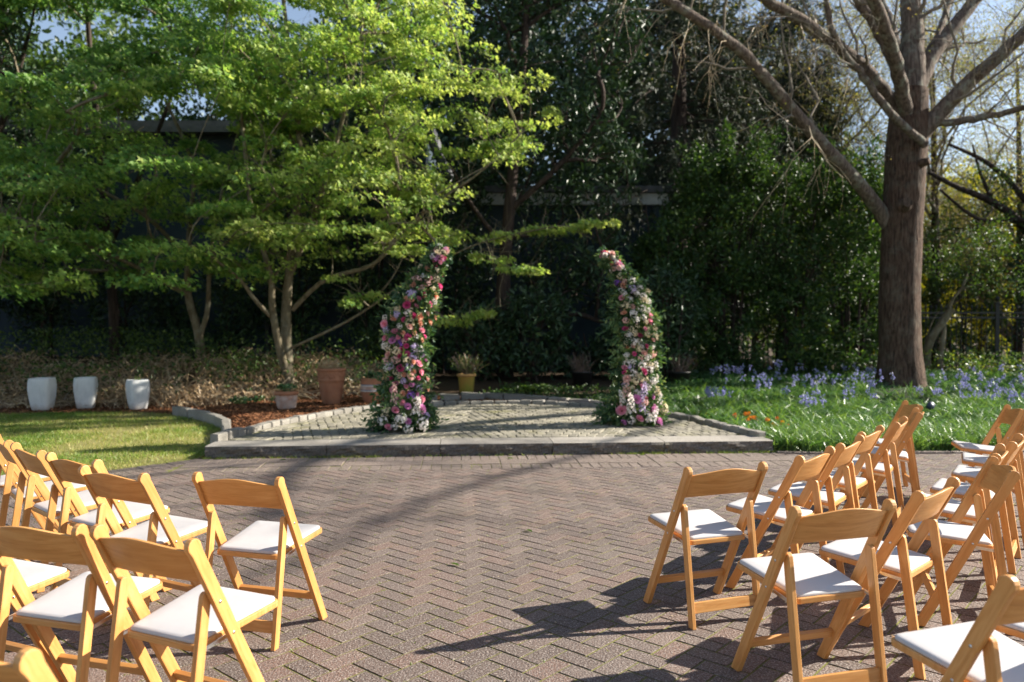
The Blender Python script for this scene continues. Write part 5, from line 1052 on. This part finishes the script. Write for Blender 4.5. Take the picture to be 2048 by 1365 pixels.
for s_, k in ((-1, 'L'), (1, 'R')):
    bm = bmesh.new(); box(bm, s_*.186-.0015, s_*.186+.0015, -.155, .01, -.007, .007); bmesh.ops.rotate(bm, verts=bm.verts, cent=(0, 0, 0), matrix=Matrix.Rotation(.11, 3, 'X')); bmesh.ops.translate(bm, vec=(0, 0, .408), verts=bm.verts); CH['brace'+k] = bm_data(bm, 'brace', M['steel'])
    m = Mesh()
    for (y, z) in ((u_st(.555), .555), (u_st(.43)-.004, .43)):
        V, Fq = tube([(s_*(HW+TW/2-.001), y, z), (s_*(HW+TW/2+.002), y, z), (s_*(HW+TW/2+.0021), y, z)], [.006, .005, .0005], 8); m.add(V, Fq)
    CH['bolt'+k] = m.data('bolts', M['steel'], True)
def chair(x, y, t, label, group):
    o = empty('folding_chair', (x, y, .001), -t); tag(o, label, 'chair', group)
    for k in 'LR':
        st = link('stile', CH['stile'+k], o); link('bolts', CH['bolt'+k], st); link('leg', CH['leg'+k], o); link('brace', CH['brace'+k], o)
    link('backrest', CH['backrest'], o); se = link('seat', CH['seat'], o); link('cushion', CH['cushion'], se); link('stretcher', CH['stretcher1'], o); link('stretcher', CH['stretcher2'], o)
GL, GR = 'chairs on the lawn side of the aisle', 'chairs on the oak side of the aisle'
W_ = 'wooden folding chair with white pad, '
for x, y, t, lab, g_ in [
 (-1.216, 3.773, .27, 'at the aisle end of the lawn-side front row', GL), (-1.822, 3.891, .476, 'second from the aisle in the lawn-side front row', GL), (-2.217, 4.267, .543, 'third from the aisle in the lawn-side front row', GL), (-2.633, 4.577, .725, 'fourth from the aisle in the lawn-side front row', GL), (-3.028, 4.962, .838, 'fifth from the aisle in the lawn-side front row', GL), (-3.42, 5.36, .9, 'last of the lawn-side front row', GL),
 (-1.151, 2.765, .42, 'at the aisle end of the lawn-side second row', GL), (-1.652, 2.931, .286, 'second from the aisle in the lawn-side second row', GL), (-2.126, 3.103, .4, 'third in the lawn-side second row, only its pad showing', GL), (-1.154, 1.905, .4, 'blurred in the bottom corner on the lawn side', GL),
 (.995, 4.025, -.342, 'at the aisle end of the oak-side front row', GR), (1.526, 4.402, -.834, 'second from the aisle in the oak-side front row', GR), (1.905, 4.841, -.91, 'third from the aisle in the oak-side front row', GR), (2.256, 5.326, -.876, 'fourth from the aisle in the oak-side front row', GR), (2.697, 5.83, -.992, 'fifth from the aisle in the oak-side front row', GR), (3.13, 6.42, -1.15, 'sixth from the aisle in the oak-side front row', GR), (3.389, 6.993, -1.36, 'last of the oak-side front row, nearest the bed', GR),
 (1.232, 3.198, -.287, 'at the aisle end of the oak-side second row', GR), (1.715, 3.518, -.761, 'second from the aisle in the oak-side second row', GR), (2.272, 3.95, -1.208, 'turned inward, third in the oak-side second row', GR), (2.567, 4.467, -.964, 'fourth from the aisle in the oak-side second row', GR), (2.945, 4.898, -.924, 'fifth from the aisle in the oak-side second row', GR), (3.36, 5.405, -.96, 'sixth from the aisle in the oak-side second row', GR), (3.741, 5.969, -1.057, 'seventh from the aisle in the oak-side second row', GR), (4.07, 6.639, -1.25, 'last of the oak-side second row, nearest the bed', GR),
 (1.509, 2.385, -.336, 'at the aisle end of the oak-side third row', GR), (1.97, 2.62, -.7, 'second from the aisle in the oak-side third row', GR)]:
    chair(x, y, t, W_+lab, g_)

# ------------------------------------------------------------------ flower arch halves
def petalmat(name, a, b, tr=.46): return leafmat(name, [(0, a), (1, b)], tr, (1.1, 1.0, 1.0), .55, .3)
FC = {'magenta': petalmat('magenta petal', (.60, .06, .20), (.76, .16, .36)), 'pink': petalmat('pink petal', (.74, .27, .38), (.86, .45, .54)), 'peach': petalmat('peach petal', (.82, .42, .28), (.90, .58, .42)), 'blush': petalmat('blush petal', (.78, .48, .42), (.86, .62, .55)), 'white': petalmat('white petal', (.74, .72, .66), (.86, .84, .80)), 'cream': petalmat('cream petal', (.74, .65, .42), (.84, .77, .56)), 'lavender': petalmat('lavender petal', (.54, .44, .68), (.68, .60, .80)), 'purple': petalmat('purple petal', (.19, .07, .40), (.34, .16, .55)), 'orchid': petalmat('orchid petal', (.60, .22, .48), (.74, .38, .62)), 'lime': petalmat('lime catkin', (.22, .26, .05), (.36, .38, .10))}
def rose(mat, seed):
    k = np.random.default_rng(seed); m = Mesh()
    for n, r, h, open_, z in ((4, .30, .80, .05, .22), (5, .52, .78, .30, .12), (5, .74, .70, .65, .02), (6, .95, .55, 1.05, -.06)):
        for i in range(n):
            a = 2*PI*i/n+k.uniform(-.2, .2)+r*3; hw = PI/n*1.35; V = []
            for iz, tz in enumerate((0, .5, 1)):
                for ia in (-1, 0, 1):
                    rr_ = r*(.35+.65*tz)+open_*.16*tz*tz; aa = a+ia*hw*(.6+.4*math.sin(PI*(.2+.6*tz))); zz = z+h*tz*(1-.22*open_*tz)-(.10 if ia and tz == 1 else 0)
                    V.append((rr_*math.cos(aa)*(.93 if ia else 1), rr_*math.sin(aa)*(.93 if ia else 1), zz))
            m.add(np.array(V)*.5, np.array([(r_*3+c_, r_*3+c_+1, r_*3+c_+4, r_*3+c_+3) for r_ in (0, 1) for c_ in (0, 1)]), k.uniform(.2, 1)*(.4+.6*r))
    return m.data('rose', mat, True)
def cluster(mat, seed, n=34, shape=(1.15, 1.15, 1.0)):
    k = np.random.default_rng(seed); d = unit(k.normal(0, 1, (n, 3))+np.array([0, 0, .6])); p = d*np.array(shape)*.5*k.uniform(.6, 1, (n, 1)); m = Mesh()
    for q_ in range(n):
        a = np.arange(5)*2*PI/5+k.uniform(0, 6); uu = unit(np.cross(d[q_], [.3, .2, .9])); vv = np.cross(d[q_], uu); ax = np.cos(a)[:, None]*uu+np.sin(a)[:, None]*vv+d[q_]*.35
        V, Fl, T = leafarr(np.tile(p[q_], (5, 1)), ax, np.tile(d[q_], (5, 1)), .15, .14, T_OVAL, k.uniform(.2, 1, 5)); m.add(V, Fl, T)
    return m.data('blossom_cluster', mat)
def spike(mat, seed, n=30):
    k = np.random.default_rng(seed); m = Mesh()
    for q_ in range(n):
        h = q_/n; a = q_*2.4; d = np.array([math.cos(a), math.sin(a), .35]); p = np.array([math.cos(a)*.17*(1-.7*h), math.sin(a)*.17*(1-.7*h), h*1.0+k.normal(0, .02)]); uu = unit(np.cross(d, [0, 0, 1.])); vv = unit(np.cross(d, uu)); b = np.arange(4)*PI/2
        V, Fl, T = leafarr(np.tile(p, (4, 1)), np.cos(b)[:, None]*uu+np.sin(b)[:, None]*vv+d*.5, np.tile(d, (4, 1)), .12*(1.1-.5*h), .09*(1.1-.5*h), T_OVAL, k.uniform(.2, 1, 4)); m.add(V, Fl, T)
    return m.data('flower_spike', mat)
ROSES = {c_: [rose(FC[c_], 10*i+j) for j in range(2)] for i, c_ in enumerate(('magenta', 'pink', 'peach', 'blush', 'white', 'orchid', 'cream'))}
CLUS = {c_: [cluster(FC[c_], 90+i*3+j) for j in range(2)] for i, c_ in enumerate(('white', 'cream', 'lavender', 'purple', 'blush', 'orchid'))}
SPK = {c_: spike(FC[c_], 150+i) for i, c_ in enumerate(('lavender', 'white', 'purple', 'blush'))}
def catkin():
    m = Mesh(); P_ = np.array([(0, 0, 0), (.03, -.02, -.1), (.04, -.03, -.3), (.03, -.03, -.6), (.0, -.03, -1.)]); V, Fq = tube(P_, [.02, .05, .055, .05, .01], 6); m.add(V, Fq); return m.data('amaranthus', FC['lime'], True)
CAT = catkin()
def flower(data, name, par, p, d, s, roll=None):
    o = link(name, data, par, p); q_ = Vector(d).to_track_quat('Z', 'Y'); o.rotation_mode = 'QUATERNION'
    from mathutils import Quaternion
    o.rotation_quaternion = q_ @ Quaternion((0, 0, 1), R.uniform(0, 6.28)); o.scale = (s, s, s*R.uniform(.85, 1.05)); return o
def arch_half(name, label, path_px, band_px, Y, seed, colors_t, ribbon):
    """path_px: centre line, half width (px) of greenery; band_px: y -> flower band left/right px"""
    pts = np.array([at(a, b, Y) for a, b, _ in path_px]); hwid = np.array([c_/FPX*Y for _, _, c_ in path_px]); base = np.array([pts[0, 0], Y, ZS]); t = empty(name, base); tag(t, label, 'flower arch', 'two halves of the flower arch')
    P_ = smooth_path(pts, 60); hw = np.interp(np.linspace(0, len(pts)-1, 60), np.arange(len(pts)), hwid); V, Fq = tube(P_, np.full(60, .018), 8); Mesh().add(rel(V, base), Fq).build('frame', M['iron'], t, True)
    # greenery: sprigs all round the core
    n = 700; i = R.integers(0, 56, n); a = R.uniform(0, 2*PI, n); rr_ = np.sqrt(R.uniform(.02, 1, n)); c0 = P_[i]+np.stack([np.cos(a)*rr_*hw[i]*.95, np.sin(a)*rr_*hw[i]*.74, R.normal(0, .05, n)], 1); c0[:, 2] = np.maximum(c0[:, 2], ZS+.03)
    d0 = unit(np.stack([np.cos(a), np.sin(a), R.normal(.1, .5, n)], 1)); L = R.uniform(.06, .17, n)*np.clip(hw[i]/.3, .3, 1); k = 12; c0[:, 1] = np.where(np.sin(a) < 0, P_[i, 1]+(c0[:, 1]-P_[i, 1])*.75, c0[:, 1]); ip = np.repeat(np.arange(n), k); tt = R.uniform(0, 1, n*k); p = c0[ip]+d0[ip]*(L[ip]*tt)[:, None]+R.normal(0, .022, (n*k, 3)); p[:, 2] = np.maximum(p[:, 2], ZS+.015)
    V, Fl, T = leafarr(p, unit(d0[ip]+R.normal(0, .7, (n*k, 3))), R.normal(0, .6, (n*k, 3))+np.array([.1, -.3, .8]), R.uniform(.045, .095, n*k), R.uniform(.022, .044, n*k), T_LONG, np.clip(R.uniform(0, 1, n)[ip]+R.normal(0, .12, n*k), 0, 1)); tag(Mesh().add(rel(V, base), Fl, T).build('greenery', M['archleaf'], t), kind='stuff')
    # looser sprigs that break the outline
    n = 120; i = R.integers(4, 60, n); a = R.uniform(0, 2*PI, n); c0 = P_[i]+np.stack([np.cos(a)*hw[i]*.8, np.sin(a)*hw[i]*.6, np.zeros(n)], 1); d0 = unit(np.stack([np.cos(a), np.sin(a)*.7, R.normal(.25, .4, n)], 1)); L = R.uniform(.14, .3, n)*np.clip(hw[i]/.25, .35, 1); s = np.linspace(0, 1, 4); Q = c0[:, None]+d0[:, None]*(s[None, :, None]*L[:, None, None])+np.array([0, 0, -.25])*((s**2)[None, :, None]*L[:, None, None]); V, Fq = tubes_batch(Q, np.full((n, 4), .0025), 3); m = Mesh().add(rel(V, base), Fq)
    k = 10; ip = np.repeat(np.arange(n), k); tt = np.tile(np.linspace(.2, 1, k), n); p = Q[ip, 0]*(1-tt)[:, None]+Q[ip, -1]*tt[:, None]; V, Fl, T = leafarr(p, unit(d0[ip]*.5+R.normal(0, .7, (n*k, 3))), R.normal(0, .5, (n*k, 3))+np.array([0, 0, .8]), R.uniform(.04, .075, n*k), R.uniform(.02, .034, n*k), T_LONG, np.clip(.6+R.normal(0, .25, n*k), 0, 1)); m.add(rel(V, base), Fl, T); tag(m.build('sprigs', M['archleaf'], t), kind='stuff')
    # flowers: packed along the band, facing outward
    by = np.array([b[0] for b in band_px]); bl = np.array([b[1] for b in band_px]); br = np.array([b[2] for b in band_px]); k = np.random.default_rng(seed); placed = []; tries = 0
    def surf(px_, py_):
        c0 = at(px_, py_, Y); j = np.abs(P_[:, 2]-c0[2]).argmin(); dx = c0[0]-P_[j, 0]; h_ = hw[j]; dy = -math.sqrt(max(.02, 1-(dx/max(h_, .05))**2*.8))*h_*.80; return np.array([c0[0], P_[j, 1]+dy, max(c0[2], ZS+.06)]), unit(unit(np.array([dx*1.1, dy*1.3, h_*.25]))+np.array([.42, 0, .28])+k.normal(0, .3, 3))
    for tries in range(2600):
        py_ = k.uniform(by.min(), by.max()); l_, r_ = np.interp(py_, by, bl), np.interp(py_, by, br); px_ = k.uniform(l_, r_); ty = (py_-by.min())/(by.max()-by.min()); kind = k.choice(['rose', 'rose', 'rose', 'clus', 'clus', 'spike'] if ty > .8 else ['rose', 'rose', 'rose', 'clus', 'clus'] if seed == 5 else ['rose', 'rose', 'clus', 'clus', 'clus'])
        if abs(px_-np.interp(py_, [q[0] for q in ribbon], [q[1] for q in ribbon])) > 34 and k.uniform() > .25 and ty < .88: continue
        sz = k.uniform(.062, .108) if ty < .86 else k.uniform(.08, .15); sp_px = sz*FPX/Y
        if any((px_-a)**2+(py_-b)**2 < (.43*(sp_px+c_))**2 for a, b, c_ in placed): continue
        placed.append((px_, py_, sp_px)); p, d = surf(px_, py_); p = p-base+d*k.uniform(-.02, .05); col = colors_t(ty, (px_-l_)/max(r_-l_, 1), kind, k)
        if kind == 'rose': flower(ROSES[col if col in ROSES else 'pink'][k.integers(2)], 'rose', t, p, d, sz*1.02)
        elif kind == 'clus': flower(CLUS[col if col in CLUS else 'white'][k.integers(2)], 'blossom_cluster', t, p, d, sz*1.15)
        else: flower(SPK[col if col in SPK else 'lavender'], 'flower_spike', t, p, unit(d*.5+np.array([0, 0, 1.])+k.normal(0, .15, 3)), k.uniform(.2, .32))
        if len(placed) > 150: break
    for q_ in range(26):                            # blooms run right up to the tip
        j = 59-q_//2; d = unit(np.array([k.normal(.3, .6), -1, k.normal(.4, .4)])); p = P_[j]+d*(hw[j]+.03)+k.normal(0, .02, 3)-base; c_ = k.choice(['pink', 'blush', 'magenta', 'white', 'peach'])
        if k.uniform() < .6: flower(ROSES[c_][k.integers(2)], 'rose', t, p, d, k.uniform(.06, .095))
        else: flower(CLUS[k.choice(['white', 'cream', 'blush', 'orchid'])][0], 'blossom_cluster', t, p, d, k.uniform(.07, .1))
    # a thinner scatter round the back
    for _ in range(26):
        j = k.integers(3, 58); a = k.uniform(.1, PI-.1); d = np.array([math.cos(a), math.sin(a), .2]); flower(ROSES[k.choice(list(ROSES))][0], 'rose', t, P_[j]+d*hw[j]*.7-base, d, k.uniform(.07, .1))
    for _ in range(5):
        j = k.integers(25, 55); a = k.uniform(PI, 2*PI); d = np.array([math.cos(a), math.sin(a), 0]); o = link('amaranthus', CAT, t, P_[j]+d*hw[j]*.8-base); o.scale = (.3, .3, k.uniform(.14, .26))
def colL(ty, tx, kind, k):
    if kind == 'rose': return k.choice(['magenta', 'pink', 'peach', 'blush', 'orchid'] if ty < .75 else ['orchid', 'pink', 'peach'], p=[.22, .30, .2, .20, .08] if ty < .75 else [.35, .4, .25])
    if kind == 'spike': return k.choice(['lavender', 'white', 'white', 'blush'])
    return k.choice(['white', 'cream', 'lavender', 'purple', 'blush', 'orchid'], p=[.36, .30, .10, .05, .15, .04] if ty < .7 else [.5, .14, .22, .04, .08, .02])
def colR(ty, tx, kind, k):
    if kind == 'rose': return k.choice(['magenta', 'pink', 'peach', 'blush', 'orchid'] if ty < .82 else ['orchid', 'pink', 'peach'], p=[.18, .26, .28, .22, .06] if ty < .82 else [.5, .3, .2])
    if kind == 'spike': return k.choice(['white', 'white', 'lavender', 'blush'])
    return k.choice(['white', 'cream', 'lavender', 'blush', 'purple'], p=[.56, .24, .10, .08, .02])
arch_half('flower_arch', 'flowering arch half beside the striped pot, bending toward its twin', [(806, 855, 62), (806, 832, 54), (808, 785, 40), (812, 720, 38), (814, 650, 42), (836, 590, 34), (860, 545, 18), (877, 515, 10), (886, 503, 5)], [(508, 866, 888), (560, 828, 884), (600, 815, 876), (640, 772, 868), (680, 772, 850), (740, 775, 852), (770, 786, 850), (800, 790, 850), (830, 772, 862), (852, 770, 850)], 10.0, 5, colL, [(505, 878), (560, 862), (600, 846), (640, 818), (680, 806), (720, 800), (770, 822), (800, 822), (850, 808)])
arch_half('flower_arch', 'flowering arch half nearer the oak, bending toward its twin', [(1264, 845, 64), (1264, 822, 54), (1272, 765, 42), (1274, 700, 40), (1268, 640, 40), (1264, 590, 28), (1246, 555, 16), (1222, 526, 9), (1206, 513, 4)], [(508, 1200, 1222), (540, 1220, 1252), (560, 1234, 1262), (590, 1240, 1290), (640, 1238, 1300), (700, 1246, 1304), (760, 1244, 1308), (790, 1244, 1314), (820, 1236, 1322), (842, 1240, 1316)], 10.65, 9, colR, [(505, 1210), (560, 1244), (600, 1262), (640, 1270), (700, 1272), (760, 1280), (800, 1280), (845, 1272)])
# a few green leaves blown onto the bricks
for px_, py_ in ((1015, 918), (1052, 1062), (1290, 912), (1440, 902), (560, 922), (700, 920), (900, 1130)):
    c = G(px_, py_, 0); V, Fl, T = leafarr(np.array([[0, 0, .008]]), np.array([[R.normal(), R.normal(), 0]]), np.array([[.1, .1, 1.]]), .07, .035, T_LONG, np.array([.6])); o = Mesh().add(V, Fl, T).build('fallen_leaf', M['midleaf'], None, False, (c[0], c[1], .003)); tag(o, 'single small leaf fallen on the brick paving', 'leaf', 'leaves fallen on the bricks')

# moss and sprigs in the joints, litter on the bricks
n = 2600; q = R.uniform((-4.5, 2.6), (5, 8.4), (n, 2)); loc = (q-np.array([0, 5.]))@rot/u; fr = loc-np.round(loc); snap = np.abs(fr[:, 0]) < np.abs(fr[:, 1]); loc[snap, 0] = np.round(loc[snap, 0]); loc[~snap, 1] = np.round(loc[~snap, 1]); q = (loc*u)@rot.T+np.array([0, 5.]); q = q[R.uniform(0, 1, n) < .15+.85*lown(q, 1.4, 31)**2]
ip = np.repeat(np.arange(len(q)), 4); nb = len(ip); V, Fb, T = blades(np.c_[q[ip]+R.normal(0, .006, (nb, 2)), np.full(nb, -.004)], R.uniform(.006, .02, nb), R.uniform(.003, .006, nb), R.uniform(.3, 1.5, nb), 1, R.uniform(.3, 1, nb)); ms = Mesh().add(V, Fb, T)
al_ = R.uniform(0, STEP_L, 900); al_ = al_[R.uniform(0, 1, 900) < lown(np.c_[al_, al_*0], 2.2, 8)**1.5]; q = STEP_A+np.outer(al_, sd)-np.outer(R.uniform(.0, .05, len(al_)), sn); ip = np.repeat(np.arange(len(q)), 5); nb = len(ip)
V, Fb, T = blades(np.c_[q[ip]+R.normal(0, .012, (nb, 2)), np.full(nb, .0)], R.uniform(.01, .04, nb), R.uniform(.005, .01, nb), R.uniform(.3, 1.5, nb), 1, R.uniform(.2, .9, nb)); ms.add(V, Fb, T)
tag(ms.build('joint_moss', M['grass']), 'moss and tiny weeds growing in the brick joints', 'moss', kind='stuff')
q = scatter([(-4.2, 2.6), (5, 2.6), (6, 8.9), (-3.6, 8.3)], 260); n = len(q); V, Fl, T = leafarr(np.c_[q, np.full(n, .004)], np.c_[R.normal(0, 1, (n, 2)), np.zeros(n)], np.c_[R.normal(0, .3, (n, 2)), np.ones(n)], R.uniform(.006, .022, n), R.uniform(.004, .01, n), T_CHIP)
tag(Mesh().add(V, Fl, T).build('leaf_litter', M['vine']), 'tiny dry bits of leaf litter on the bricks', 'leaf litter', kind='stuff')
